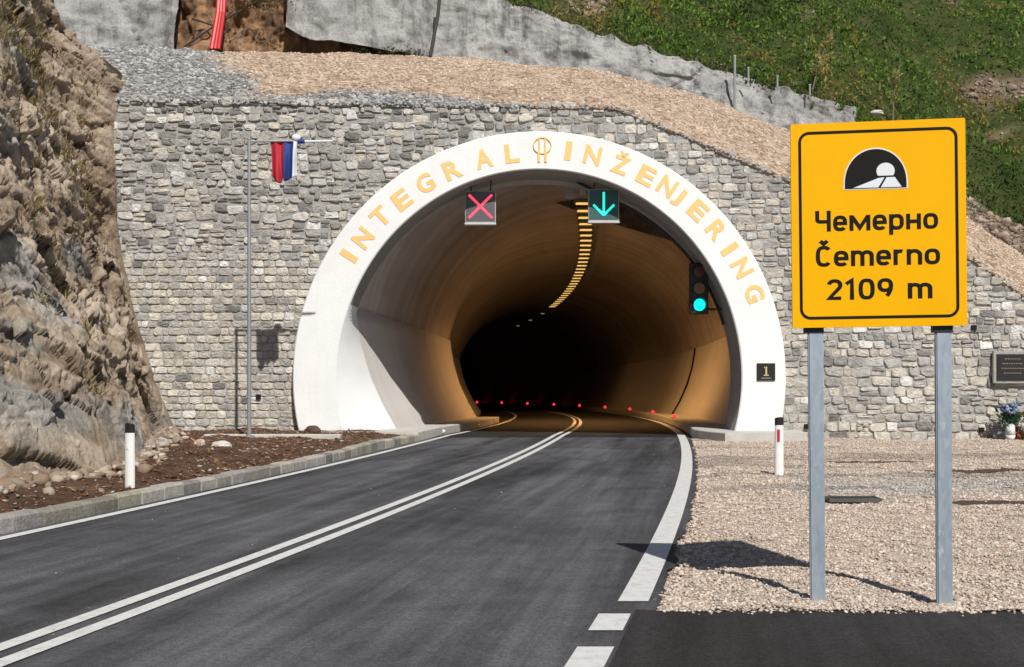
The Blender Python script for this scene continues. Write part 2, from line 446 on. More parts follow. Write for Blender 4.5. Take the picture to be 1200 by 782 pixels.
# ------------------------------------------------------------------ scattered pebbles
t_ = (1+5**.5)/2
ICO = np.array([(-1, t_, 0), (1, t_, 0), (-1, -t_, 0), (1, -t_, 0), (0, -1, t_), (0, 1, t_), (0, -1, -t_), (0, 1, -t_), (t_, 0, -1), (t_, 0, 1), (-t_, 0, -1), (-t_, 0, 1)])/1.902
ICF = np.array([(0, 11, 5), (0, 5, 1), (0, 1, 7), (0, 7, 10), (0, 10, 11), (1, 5, 9), (5, 11, 4), (11, 10, 2), (10, 7, 6), (7, 1, 8), (3, 9, 4), (3, 4, 2), (3, 2, 6), (3, 6, 8), (3, 8, 9), (4, 9, 5), (2, 4, 11), (6, 2, 10), (8, 6, 7), (9, 8, 1)])
def stones_cloud(name, P0, size, cols, mat, flat=.65, kind='stuff', jit=.28):
    n = len(P0); b = ICO[None]*(1+jit*rng.uniform(-1, 1, (n, 12, 1)))
    sc = size[:, None]*np.stack([rng.uniform(.75, 1.3, n), rng.uniform(.75, 1.3, n), rng.uniform(flat*.7, flat*1.2, n)], 1)
    b = b*sc[:, None, :]
    a = rng.uniform(0, 6.28, n); ti = rng.uniform(-.5, .5, n)
    c, s = np.cos(ti), np.sin(ti); y, z = b[..., 1]*c[:, None]-b[..., 2]*s[:, None], b[..., 1]*s[:, None]+b[..., 2]*c[:, None]
    x = b[..., 0]; c, s = np.cos(a), np.sin(a)
    b = np.stack([x*c[:, None]-y*s[:, None], x*s[:, None]+y*c[:, None], z], -1)+P0[:, None, :]
    Fc = (ICF[None]+12*np.arange(n)[:, None, None]).reshape(-1, 3)
    o = mesh(name, b.reshape(-1, 3), Fc, mat, colors=np.repeat(cols, 12, 0))
    if kind: o['kind'] = kind
    return o
def pick(pal, n, var=.12):
    pal = np.array(pal); return pal[rng.integers(0, len(pal), n)]*(1+rng.uniform(-var, var, (n, 1)))
GP = [(.54, .44, .365), (.49, .39, .32), (.60, .51, .43), (.42, .33, .265), (.64, .565, .49), (.46, .40, .36), (.55, .435, .35), (.36, .29, .25)]
n1 = 60000
d = 7.9+6.5*rng.uniform(0, 1, n1)**1.15; x = cx(d)+3.60+rng.uniform(0, 1, n1)**.9*(.5*d+4.0-cx(d)-3.62)
p1 = np.stack([x, d, verge_z(x, d)+.004], 1); s1 = rng.uniform(.006, .015, n1)*rng.choice([1, 1, 1, 1, 1, 1.6], n1)
n2 = 64000
d = 14.0+16.5*rng.uniform(0, 1, n2); x = cx(d)+3.7+rng.uniform(0, 1, n2)*(.5*d+5-cx(d)-3.7)
p2 = np.stack([x, d, verge_z(x, d)+.004], 1); s2 = rng.uniform(.009, .021, n2)*rng.choice([1, 1, 1, 1, 1, 1.6], n2)
keep = ~((np.abs(p2[:, 1]-15.15) < .22) & (p2[:, 0] > 3.9) & (p2[:, 0] < 5.0))
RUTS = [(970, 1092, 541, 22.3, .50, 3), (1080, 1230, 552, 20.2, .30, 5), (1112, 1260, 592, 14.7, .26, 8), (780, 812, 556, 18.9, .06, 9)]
pxs = p2[:, 0]/p2[:, 1]*F+600
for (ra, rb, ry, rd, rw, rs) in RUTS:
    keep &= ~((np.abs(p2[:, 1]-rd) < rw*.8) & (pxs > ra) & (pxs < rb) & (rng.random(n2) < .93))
n3 = 900
d = 8+23*rng.uniform(0, 1, n3); x = cx(d)+3.72+np.abs(rng.normal(0, .06, n3)); p3 = np.stack([x, d, 0*d+.008], 1); s3 = rng.uniform(.008, .026, n3)
n4 = 500
x = rng.uniform(1.2, 9, n4); p4 = np.stack([x, 7.97-np.abs(rng.normal(0, .07, n4)), 0*x+.010], 1); s4 = rng.uniform(.006, .018, n4)
PP = np.concatenate([p1, p2[keep], p3, p4]); SS = np.concatenate([s1, s2[keep], s3, s4])
pc = pick(GP, len(PP)); pgx = PP[:, 0]/PP[:, 1]*F+600
band = (np.abs(PP[:, 1]-17.6+.9*fbm(PP*np.array([.4, .4, 0]), 3, 27))/2.4 < rng.uniform(.3, 1.0, len(PP))) & (pgx > 930)
pc[band] = pick([(.44, .41, .385), (.36, .34, .32), (.52, .49, .46), (.30, .275, .255)], int(band.sum()))
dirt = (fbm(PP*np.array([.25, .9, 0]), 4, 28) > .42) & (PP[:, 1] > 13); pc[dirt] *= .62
stones_cloud('gravel_pebbles', PP, SS, pc, M['pebble'])
# a few loose chips on the tarmac itself
nl = 70; d = rng.uniform(6.5, 26, nl); o_ = rng.uniform(-3.0, 3.4, nl); x = cx(d)+o_
stones_cloud('gravel_chips', np.stack([x, d, 0*d+.012], 1), rng.uniform(.003, .008, nl)*np.clip(d/9, 1, 1.5), pick(GP, nl)*.7, M['pebble'])

# ------------------------------------------------------------------ left kerb, soil bank
def kerb_path(D): return LEFT-.22-.10*np.clip((D-22)/4, 0, 1)*np.clip((30-D)/3, 0, 1)*3
Dk = np.arange(-20, 30.2, .2); bm = bmesh.new()
kC = []
dcur = -20.0; V = []; Fc = []
while dcur < 29.9:
    L = random.uniform(.48, .62); d0, d1 = dcur+.012, min(dcur+L, 30.0)-.012; dcur += L
    h = .17+random.uniform(-.012, .012); w = .20
    b = len(V); oz = random.uniform(-.012, .012); kC += [np.array((.40, .375, .335))*random.uniform(.55, 1.15)*np.array((1, random.uniform(.95, 1.02), random.uniform(.88, 1.05)))]*10
    for dd in (d0, d1):
        o = float(cx(dd)+kerb_path(np.array([dd]))[0])+oz
        for (xx, zz_) in ((0, -.1), (0, h-.03), (-.03, h), (-w, h), (-w, -.1)):
            V.append((o+xx, dd, zz_))
    for q in range(4): Fc.append((b+q, b+q+1, b+5+q+1, b+5+q))
    Fc += [(b, b+4, b+3, b+2), (b, b+2, b+1), (b+5, b+6, b+7), (b+5, b+7, b+8, b+9)]
kb = mesh('kerb', V, Fc, M['stone'], colors=np.array(kC)); kb['kind'] = 'structure'

nu, nv = 60, 170
u = np.linspace(0, 1, nu); Dg = np.linspace(-15, 30.9, nv); UU, DD = np.meshgrid(u, Dg, indexing='ij')
xr = cx(DD)+kerb_path(DD)-.17; XX = xr-UU*np.where(DD < 12, 8, 6.4)
pts = np.stack([XX.ravel(), DD.ravel(), 0*XX.ravel()], 1)
w_ = UU.ravel()
pts[:, 2] = .13+.10*np.clip(w_*6, 0, 1)+.05*w_+.05*fbm(pts*1.6, 4, 31)*np.clip(w_*8, .15, 1)+.02*fbm(pts*7, 3, 32)
sb = mesh('soil_bank', pts, grid_faces(nu, nv)[:, ::-1], M['soil'], smooth=True); sb['kind'] = 'structure'
def soil_z(x, d):
    x = np.atleast_1d(np.asarray(x, float)); d = np.atleast_1d(np.asarray(d, float))
    w = np.clip((cx(d)+kerb_path(d)-.17-x)/6.4, 0, 1); p = np.stack([x, d, 0*x], 1)
    return .13+.10*np.clip(w*6, 0, 1)+.05*w+.05*fbm(p*1.6, 4, 31)*np.clip(w*8, .15, 1)+.02*fbm(p*7, 3, 32)
nl = 7000; d = rng.uniform(9, 30.5, nl); x = cx(d)+kerb_path(d)-.2-rng.uniform(0, 1, nl)**1.1*5.5
LP = [(.16, .075, .04), (.24, .12, .06), (.30, .17, .09), (.10, .05, .03), (.34, .25, .18), (.20, .09, .045), (.40, .34, .28)]
stones_cloud('soil_litter', np.stack([x, d, soil_z(x, d)+.01], 1), rng.uniform(.008, .028, nl)*rng.choice([1, 1, 1, 1, 1, 1.9], nl), pick(LP, nl, .25)*.85, M['pebble'], .45, jit=.5)

nt = 420; d = np.concatenate([rng.uniform(13, 30.3, nt), rng.normal(14.5, .8, 120)]); bx_ = np.interp(d, [8, 13.2, 14.6, 15.9, 17.2, 20, 25, 29.4, 31], [-9, -6.6, -6.35, -6.15, -6.0, -6.45, -7.7, -8.75, -8.95])
x = bx_+np.abs(rng.normal(0, .28, len(d)))-.15
stones_cloud('talus', np.stack([x, d, soil_z(x, d)+.02], 1), rng.uniform(.03, .10, len(d))*rng.choice([1, 1, 1, 1.7], len(d)), pick([(.38, .31, .24), (.30, .24, .18), (.42, .38, .33), (.24, .17, .12)], len(d), .2), M['rubble'], .75, jit=.4)
# walkways inside the tunnel
def walk(name, D0, D1, oi, oo, h, mat, flare=0):
    D = np.append(np.arange(D0, D1, .5), D1); m = len(D)
    prof = [(oi, -.1), (oi, h-.02), (oi+.02*np.sign(oo-oi), h), (oo, h), (oo, -.1)]
    V = np.concatenate([np.stack([cx(D)+o+(flare*np.clip((D0+2.5-D)/2.5, 0, 1)**1.5 if q_ < 3 else 0), D, zf(D)+z], 1) for q_, (o, z) in enumerate(prof)]); Fc = []
    for q in range(4):
        for i in range(m-1): Fc.append((q*m+i, q*m+i+1, (q+1)*m+i+1, (q+1)*m+i))
    Fc.append((0, m, 2*m, 3*m, 4*m)); 
    o = mesh(name, V, Fc, mat); o['kind'] = 'structure'; return o
walk('walkway', 29.2, 183, 3.78, 6.6, .25, M['concrete'], .75)
walk('walkway', 30.0, 50.0, -3.42, -6.6, .24, M['concrete'])

# ------------------------------------------------------------------ tunnel lining
LC = .25; LR = 5.95; LZ = 2.4
def widen(off, D): return np.where((off < 0) & (D > 50.01), off*1.2, off)
def sweep(name, prof, Ds, mat, parent, smooth=True):
    m = len(Ds); V = []; UV = []; acc = 0; last = None
    for (o, z) in prof:
        if last is not None: acc += math.hypot(o-last[0], z-last[1])
        last = (o, z)
        V.append(np.stack([cx(Ds)+LC+widen(np.full(m, o), Ds), Ds, zf(Ds)+z], 1)); UV.append(np.stack([Ds, np.full(m, acc)], 1))
    V = np.concatenate(V); UV = np.concatenate(UV); ff = grid_faces(len(prof), m)
    o = mesh(name, V, ff, mat, parent, smooth)
    uvl = o.data.uv_layers.new(name='UVMap')
    li = np.zeros(len(o.data.loops), np.int32); o.data.loops.foreach_get('vertex_index', li)
    uvl.data.foreach_set('uv', UV[li].ravel()); return o
Ds = np.concatenate([np.arange(31.88, 50, .6), [50.0, 50.02], np.arange(50.6, 185, 1.0)])
tl = empty('tunnel_tube', (0, 0, 0)); tag(tl, 'grey concrete tunnel tube curving left into darkness behind the white arch', 'tunnel')
ang = np.linspace(R(191), R(-11), 61)
arc = [(LR*math.cos(a), LZ+LR*math.sin(a)) for a in ang]
sweep('vault', [(-5.3, -.3)]+arc+[(5.3, -.3)], Ds, M['lining'], tl)
pan = [(4.62, .0), (4.62, .20), (5.0, .85), (5.38, 1.7), (5.64, 2.6), (5.74, 3.2), (5.78, 3.55), (5.9, 3.57)]
sweep('wall_panel', [(-o, z) for o, z in pan], Ds, M['panel'], tl); sweep('wall_panel', pan, Ds, M['panel'], tl)
# construction joint on the right panel and ring joints of the vault
bm = bmesh.new()
for dj in (58.0,):
    for (a, b) in zip(pan[1:-2], pan[2:-1]):
        p0 = (float(cx(dj))+LC+a[0]-.02, dj, float(zf(dj))+a[1]); p1 = (float(cx(dj))+LC+b[0]-.02, dj, float(zf(dj))+b[1]); add_cyl(bm, p0, p1, .07, .07, 6)
bm_obj('joint', bm, M['void'], tl)
e = mesh('light_stop', [(-90, 184, -6), (40, 184, -6), (40, 184, 12), (-90, 184, 12)], [(0, 1, 2, 3)], M['void'], tl)  # unseen black cap added to keep outside light out of the bore
V = []; Fc = []                                   # back of the collar, closes the gap round the lining
ccx, ccz = .72, 1.645
for k_ in range(81):
    a = R(200)-R(220)*k_/80
    V += [(ccx+5.36*math.cos(a), 31.9, ccz+5.36*math.sin(a)), (ccx+7.05*math.cos(a), 31.9, ccz+7.05*math.sin(a))]
    if k_: b = 2*k_; Fc.append((b-2, b-1, b+1, b))
mesh('collar', V, Fc, M['concrete'], tl)

# ------------------------------------------------------------------ white portal ring with its letters
portal = empty('tunnel_portal', (ccx, 30.35, 0)); tag(portal, 'white arch ring around the tunnel mouth with ochre lettering', 'tunnel portal')
RO, RI, YF, YB = 6.50, 5.33, 30.35, 31.9
nA = 240
V = []; Fc = []
a0o = math.asin(ccz/RO); a0i = math.asin(ccz/RI)
def panel_x(z): return float(cx(YB))+LC-lerp_tab([(b_, a_) for a_, b_ in pan[1:-1]], z)
for k_ in range(nA+1):
    t = k_/nA
    ao = (math.pi+a0o)+(-(math.pi+2*a0o))*t; ai = (math.pi+a0i)+(-(math.pi+2*a0i))*t
    xo, zo = ccx+RO*math.cos(ao), ccz+RO*math.sin(ao); xi, zi = ccx+RI*math.cos(ai), ccz+RI*math.sin(ai)*(1.03 if math.sin(ai) > 0 else 1)
    xb = xi
    if xi < ccx and zi < 3.55: xb = max(xi, panel_x(max(zi, .0)))
    e_ = .03; ro, ri = RO-e_, RI+e_
    V += [(xo, YF+.9, zo), (xo, YF+e_, zo), (ccx+ro*math.cos(ao), YF, ccz+ro*math.sin(ao)), (xi+e_*math.cos(ai), YF, zi+e_*math.sin(ai)), (xi, YF+e_, zi), (xb, YB, zi)]
    if k_:
        b = 6*k_
        for q in range(5): Fc.append((b-6+q, b-6+q+1, b+q+1, b+q))
V = [(x-ccx, y-YF, z) for x, y, z in V]
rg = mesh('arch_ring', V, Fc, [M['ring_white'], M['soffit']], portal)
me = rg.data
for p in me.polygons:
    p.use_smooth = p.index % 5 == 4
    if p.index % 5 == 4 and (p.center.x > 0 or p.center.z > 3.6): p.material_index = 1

fonttmp = {}
def text_mesh(body, size, extrude=.01, offset=0.0):
    cu = bpy.data.curves.new('t', 'FONT'); cu.body = body; cu.size = size; cu.extrude = extrude; cu.offset = offset
    cu.align_x = 'CENTER'; cu.align_y = 'CENTER' if False else 'BOTTOM_BASELINE'; cu.resolution_u = 4
    ob = bpy.data.objects.new('t', cu); col.objects.link(ob)
    dg = bpy.context.evaluated_depsgraph_get(); dg.update()
    me = bpy.data.meshes.new_from_object(ob.evaluated_get(dg)); bpy.data.objects.remove(ob); bpy.data.curves.remove(cu)
    return me
def place_text(me, M4, centre=False, width=None, height=None):
    n = len(me.vertices); c = np.zeros(n*3); me.vertices.foreach_get('co', c); c = c.reshape(-1, 3)
    lo, hi = c.min(0), c.max(0)
    c[:, 0] -= (lo[0]+hi[0])/2
    if centre: c[:, 1] -= (lo[1]+hi[1])/2
    if width: c[:, 0] *= width/(hi[0]-lo[0])
    if height: c[:, 1] *= height/(hi[1]-lo[1])
    me.vertices.foreach_set('co', c.ravel()); me.update(); me.transform(M4)
FACE = Matrix(((1, 0, 0, 0), (0, 0, -1, 0), (0, 1, 0, 0), (0, 0, 0, 1)))     # text plane to facing the camera
letters = [('I', 409, 300), ('N', 425.5, 279), ('T', 446, 254), ('E', 471, 234), ('G', 498.5, 215), ('R', 530, 199), ('A', 566.5, 186), ('L', 600, 180),
           ('I', 666, 177), ('N', 694.5, 182), ('Ž', 728, 191), ('E', 757.5, 206), ('N', 782, 218.5), ('J', 795, 231), ('E', 818, 247), ('R', 840, 270), ('I', 855, 292), ('N', 869.5, 314), ('G', 884, 344)]
for ch, px, py in letters:
    me = text_mesh(ch, .7, .004, .024)
    x, y, z = P(px, py, YF); x -= ccx
    ang_ = math.atan2(x, z-ccz)
    w = {'I': .17, 'J': .26, 'Ž': .46, 'L': .37}.get(ch, .45)
    place_text(me, Matrix.Translation((x, -.006, z)) @ Matrix.Rotation(ang_, 4, 'Y') @ FACE, True, w, .60 if ch == 'Ž' else .50)
    o = link('letter', me, M['letter'], portal)
bm = bmesh.new(); ex, ey, ez = P(635.5, 171, YF); ex -= ccx                 # emblem: a ring over two uprights
pts = [(ex+.235*math.cos(a), -.012, ez+.21*math.sin(a)) for a in np.linspace(0, 2*math.pi, 25)]
for a, b in zip(pts[:-1], pts[1:]): add_cyl(bm, a, b, .018, .018, 6)
for s in (-1, 1):
    add_box(bm, (ex+s*.075-.0, -.012, ez-.10), (.045, .024, .66))
    add_box(bm, (ex+s*.105, -.011, ez-.29), (.035, .02, .30))
bm_obj('emblem', bm, M['letter'], portal)

# small black plate on the ring
px_, py_, pz_ = P(897.5, 436, YF)
pl = empty('info_plate', (px_, YF, pz_)); tag(pl, 'small black square plate with a pale upright mark on right leg of the white arch', 'plate')
box('plate', (0, -.02, 0), (.48, .035, .46), M['black'], pl, .006)
bm = bmesh.new(); add_box(bm, (0, -.043, .03), (.045, .008, .22)); add_box(bm, (-.03, -.043, .115), (.05, .008, .035)); add_box(bm, (0, -.043, -.09), (.13, .008, .03))
bm_obj('mark', bm, simple('plate_gold', (.55, .45, .16), .5), pl)
bm = bmesh.new(); add_box(bm, (0, -.041, -.165), (.26, .006, .022)); bm_obj('caption', bm, simple('plate_grey', (.25, .25, .24), .6), pl)

# ------------------------------------------------------------------ masonry wall
WALLTOP = [(-14, 9.05), (-10.6, 9.05), (-4.6, 8.95), (-1, 8.88), (2.75, 8.85), (4.55, 8.1), (7.3, 6.95), (9.8, 5.85), (12.3, 4.8), (13.65, 3.85), (16, 2.4), (20, .6)]
WALLBOT = [(-14, -.1), (5, -.1), (6.5, -.05), (20, .0)]
YW = 30.76
wall = empty('stone_wall', (0, YW, 0)); tag(wall, 'grey and beige rubble stone retaining wall around the tunnel portal', 'wall')
gx = np.arange(-13.9, 19.5, .2); V = []; Fc = []
NZ = 46
zt = lerp_tab(WALLTOP, gx)
for i, x in enumerate(gx):
    for j in range(NZ): V.append((x, 0, -.1+(zt[i]+.02+.1)*j/(NZ-1)))
for i in range(len(gx)-1):
    for j in range(NZ-1):
        q = (i*NZ+j, (i+1)*NZ+j, (i+1)*NZ+j+1, i*NZ+j+1)
        c = np.mean([V[k_] for k_ in q], 0)
        if math.hypot(c[0]-ccx, c[2]-ccz) > 6.0: Fc.append(q)
mesh('mortar', V, Fc, M['mortar'], wall)

def build_stones():
    V = []; Fc = []; C = []
    def stone(x0, x1, z0, z1, colr, jit, bulge):
        cxs, czs = (x0+x1)/2, (z0+z1)/2; w, h = (x1-x0)/2, (z1-z0)/2
        cor = np.array([(-w, -h), (w, -h), (w, h), (-w, h)])+rng.uniform(-jit, jit, (4, 2))*min(w, h)*2
        out = []
        cut = rng.uniform(.14, .30)
        for k_ in range(4):
            a, b, p = cor[k_-1], cor[k_], cor[(k_+1) % 4]
            out.append(b+(a-b)*cut*rng.uniform(.5, 1.1)); out.append(b+((a-b)+(p-b))*cut*.32); out.append(b+(p-b)*cut*rng.uniform(.5, 1.1))
        out = np.array(out)+rng.normal(0, .006, (12, 2)); n = 12; base = len(V)
        tx, tz = rng.normal(0, .09, 2)
        dep = rng.uniform(.012, .03)+rng.uniform(0, bulge)
        ctr = out.mean(0)
        for ring, (sc, dp) in enumerate(((1.0, .06), (.985, -dep*.55), (.86, -dep), (.45, -dep*1.12))):
            o2 = ctr+(out-ctr)*sc
            for (ox, oz) in o2:
                y = dp
                if ring: y += tx*ox+tz*oz+rng.normal(0, .006)
                V.append((cxs+ox, y, czs+oz))
        V.append((cxs+ctr[0], -dep*1.14+rng.normal(0, .008), czs+ctr[1]))
        for ring in range(3):
            for k_ in range(n):
                a = base+ring*n+k_; b = base+ring*n+(k_+1) % n; Fc.append((a, b, b+n, a+n))
        for k_ in range(n): Fc.append((base+3*n+k_, base+3*n+(k_+1) % n, base+4*n))
        C.extend([colr]*(4*n+1))
    beige = np.array([(.40, .37, .32), (.46, .43, .375), (.36, .335, .295), (.52, .485, .42), (.33, .32, .30), (.42, .38, .33)])
    greys = np.array([(.30, .295, .285), (.22, .22, .215), (.38, .375, .36), (.27, .265, .25), (.34, .32, .29), (.45, .44, .42)])
    dark = np.array([(.10, .10, .10), (.135, .132, .126), (.17, .16, .15)])
    white = np.array([(.56, .55, .53), (.62, .61, .59)])
    def zone(xa, xb, right):
        z = -.05
        while z < 9.3:
            up = np.clip((z-4.2)/1.6, 0, 1)
            if right: h = rng.uniform(.17, .28); up2 = .55
            else: h = rng.uniform(.18, .225)*(1-up)+rng.uniform(.17, .265)*up; up2 = up
            x = xa+rng.uniform(-.3, 0)
            while x < xb:
                ww = h*rng.uniform(1.0, 2.0) if rng.random() > .12 else h*rng.uniform(.6, .9)
                xm = x+ww/2; zm = z+h/2
                top = lerp_tab(WALLTOP, xm)
                rr = math.hypot(xm-ccx, zm-ccz)
                parts = [(x, x+ww, z, z+h)]
                if (up2 > .3) and rng.random() < .16: parts = [(x, x+ww, z, z+h*.5), (x, x+ww, z+h*.5, z+h)]
                for (a, b, c, d_) in parts:
                    zmm = (c+d_)/2
                    if zmm > top+.06 or math.hypot(xm-ccx, zmm-ccz) < 6.12: continue
                    r_ = rng.random(); pdk = .02+.11*up2 if not right else .045
                    pdk += .14*np.clip((zm-7.2)/1, 0, 1)
                    pw = .025+.03*up2
                    if r_ < pdk: cl = dark[rng.integers(3)]
                    elif r_ < pdk+pw: cl = white[rng.integers(2)]
                    elif rng.random() < (.82*(1-up2)+.25*up2): cl = beige[rng.integers(6)]
                    else: cl = greys[rng.integers(6)]
                    g_ = .009+.004*up2
                    dz = .035*up2*rng.normal()
                    stone(a+g_, b-g_, c+g_+dz, d_-g_+dz, np.minimum(.8, (cl*.76+np.array([.37, .348, .312])*.24)*1.22*rng.uniform(.9, 1.08)), .05+.13*up2, .018+.02*up2)
                x += ww
            z += h
    zone(-12.5, .72, False); zone(.72, 19.4, True)
    return V, Fc, np.array(C)
V, Fc, C = build_stones()
mesh('stones', V, Fc, M['stone'], wall, smooth=False, colors=C)
for (hx, hy) in ((945, 500), (1150, 504), (1141, 384), (303, 465), (172, 445)):      # drain holes left in the masonry
    x, y, z = P(hx, hy, YW-.05)
    bm = bmesh.new(); add_box(bm, (x, -.075, z), (.13, .05, .13)); bm_obj('drain_hole', bm, M['void'], wall)

# dark inscription slab on the right of the wall
x, y, z = P(1186, 430.5, YW-.16)
pq = empty('memorial_plaque', (x, YW-.16, z)); tag(pq, 'dark memorial plaque with faint engraved lines on the stone wall right of the road sign', 'plaque')
box('surround', (0, .03, 0), (1.0, .10, .86), M['mortar'], pq, .01)
box('slab', (0, -.035, .0), (.84, .03, .70), simple('slab_black', (.022, .021, .021), .35), pq, .006)
eng = simple('engraving', (.17, .15, .12), .7)
for k_, wd in enumerate((.44, .56, .60, .50)):
    xx = -wd/2; bm = bmesh.new()
    while xx < wd/2-.03:
        l_ = random.uniform(.03, .075); add_box(bm, (xx+l_/2, -.052, .22-.125*k_), (l_, .004, .026)); xx += l_+.018
    bm_obj('inscription', bm, eng, pq)

# ------------------------------------------------------------------ gravel fill over the tunnel
front = [(-200, 100), (60, 112), (135, 116), (400, 121), (560, 123), (720, 127), (800, 158), (920, 210), (1030, 258), (1140, 304), (1200, 346), (1330, 435)]
back = [(-200, 40, 39), (60, 50, 39), (135, 56, 39), (380, 63, 39.6), (560, 69, 39.8), (700, 85, 40), (800, 108, 40), (925, 152, 39.8), (1030, 196, 38.6), (1140, 262, 36.4), (1200, 305, 35), (1330, 420, 32.5)]
nu, nv = 320, 60
pu = np.linspace(-200, 1330, nu); tv = np.linspace(0, 1, nv)
fy = lerp_tab(front, pu)
by_ = np.interp(pu, [b[0] for b in back], [b[1] for b in back]); bD = np.interp(pu, [b[0] for b in back], [b[2] for b in back])
fp = np.stack([(pu-600)/F*30.70, np.full(nu, 30.70), lerp_tab(WALLTOP, (pu-600)/F*30.70)-.03], 1)
bp = np.stack([(pu-600)/F*bD, bD, CAMZ+(HY-by_)/F*bD], 1)
pts = (fp[:, None, :]*(1-tv)[None, :, None]+bp[:, None, :]*tv[None, :, None])
pts[:, :, 2] += (.35*np.sin(tv*math.pi))[None, :]
pts = pts.reshape(-1, 3)
edge = np.repeat(np.minimum(1, np.tile(tv, 1)*8)[None, :], nu, 0).reshape(-1)
pts[:, 2] += (.10*fbm(pts*.9, 5, 41)+.03*fbm(pts*4, 3, 42))*(.3+.7*edge)
def grey_mask(p):
    px = p[:, 0]/p[:, 1]*F+600; py = HY-(p[:, 2]-CAMZ)/p[:, 1]*F
    g1 = np.clip((265+(py-60)*1.25-px)/45+.6*fbm(p*.8, 3, 44), 0, 1)
    g2 = np.clip((p[:, 1]*0+ (py-lerp_tab([(250, 118), (400, 104), (520, 110), (620, 122), (1300, 900)], px)))/6+.5*fbm(p*1.2, 3, 45)+.3, 0, 1)
    return np.maximum(g1, g2)
gm = grey_mask(pts)
fl = mesh('gravel_slope', pts, grid_faces(nu, nv), M['fill'], smooth=True, colors=np.repeat(gm[:, None], 3, 1)); fl['kind'] = 'structure'
idx = rng.integers(0, (nu-1)*(nv-1), 32000); iu, iv = idx//(nv-1), idx % (nv-1); a = rng.random(len(idx)); b = rng.random(len(idx))
G = pts.reshape(nu, nv, 3)
q = (G[iu, iv]*((1-a)*(1-b))[:, None]+G[iu+1, iv]*(a*(1-b))[:, None]+G[iu, iv+1]*((1-a)*b)[:, None]+G[iu+1, iv+1]*(a*b)[:, None])
gq = grey_mask(q) > rng.uniform(.25, .75, len(q))
cb = pick([(.50, .38, .28), (.58, .47, .37), (.42, .30, .21), (.64, .56, .47), (.34, .24, .17)], len(q)); cg = pick([(.32, .315, .31), (.41, .40, .39), (.23, .225, .22), (.48, .47, .455), (.16, .16, .155)], len(q))
sz = np.where(gq, rng.uniform(.022, .052, len(q)), rng.uniform(.014, .032, len(q)))*rng.choice([1, 1, 1, 1, 1.7], len(q))
ne = 2600; xe = rng.uniform(-11.5, 16, ne); pe = np.stack([xe, 30.7+np.abs(rng.normal(0, .14, ne)).clip(0, .5), lerp_tab(WALLTOP, xe)+rng.normal(.01, .03, ne)], 1)
ge = grey_mask(pe) > .4; q = np.concatenate([q, pe]); sz = np.concatenate([sz, rng.uniform(.025, .06, ne)]); gq = np.concatenate([gq, ge | (rng.random(ne) < .5)])
cb = np.concatenate([cb, pick([(.38, .27, .19), (.46, .35, .26)], ne)]); cg = np.concatenate([cg, pick([(.30, .30, .29), (.40, .39, .38), (.22, .22, .21)], ne)])
stones_cloud('slope_rubble', q, sz, np.where(gq[:, None], cg, cb), M['rubble'], .8)

# ------------------------------------------------------------------ rock face on the left
base = [(-12.5, 2, .0), (-9.0, 8, .1), (-6.6, 13.2, .12), (-6.35, 14.6, .15), (-6.15, 15.9, .15), (-6.0, 17.2, .15), (-6.45, 20.0, .15), (-7.7, 25.0, .15), (-8.75, 29.4, .12), (-8.95, 30.9, .1)]
def pp(px, py, D): return P(px, py, D)
top = [(-19, 4, 13), (-16, 11, 12.5), pp(-90, -110, 19.5), pp(-40, -80, 22), pp(0, -40, 24.5), pp(22, -5, 26.5), pp(48, 36, 28.3), pp(88, 74, 29.8), pp(124, 104, 30.4), pp(137, 122, 30.8)]
us = [0, .12, .24, .32, .40, .48, .60, .76, .93, 1.0]
nu, nv = 620, 430
u = np.linspace(0, 1, nu); v_ = np.linspace(-.04, 1.30, nv)
B = np.stack([np.interp(u, us, [b[i] for b in base]) for i in range(3)], 1); T = np.stack([np.interp(u, us, [b[i] for b in top]) for i in range(3)], 1)
pts = B[:, None, :]*(1-v_)[None, :, None]+T[:, None, :]*v_[None, :, None]
bow = np.sin(np.clip(v_, 0, 1)*math.pi)
pts[:, :, 0] -= (bow[None, :]*np.interp(u, [0, .3, .6, 1], [.1, .0, .2, .55])[:, None])
pts[:, :, 2] -= np.clip(v_-1, 0, 1)[None, :]**1*np.interp(u, [0, .5, 1], [1, 3.0, 4.0])[:, None]*1.2
pts[:, :, 1] += np.clip(v_-1, 0, 1)[None, :]*np.interp(u, [0, .5, 1], [6, 10, 14])[:, None]
p = pts.reshape(-1, 3).copy()
nrm = np.array([.80, -.42, .42]); nrm /= np.linalg.norm(nrm)
sn = np.array([.50, .10, .86]); sn /= np.linalg.norm(sn)                      # strata dip down to the right
wv = p+.16*np.stack([fbm(p*.5, 3, 60+i) for i in range(3)], 1)
s_ = wv@sn
def saw(x): f = x-np.floor(x); return np.where(f < .8, f/.8, (1-f)/.2)
ax1 = np.cross(sn, [0, 1, 0]); ax1 /= np.linalg.norm(ax1); ax2 = np.cross(sn, ax1)
a1, a2 = wv@ax1, wv@ax2
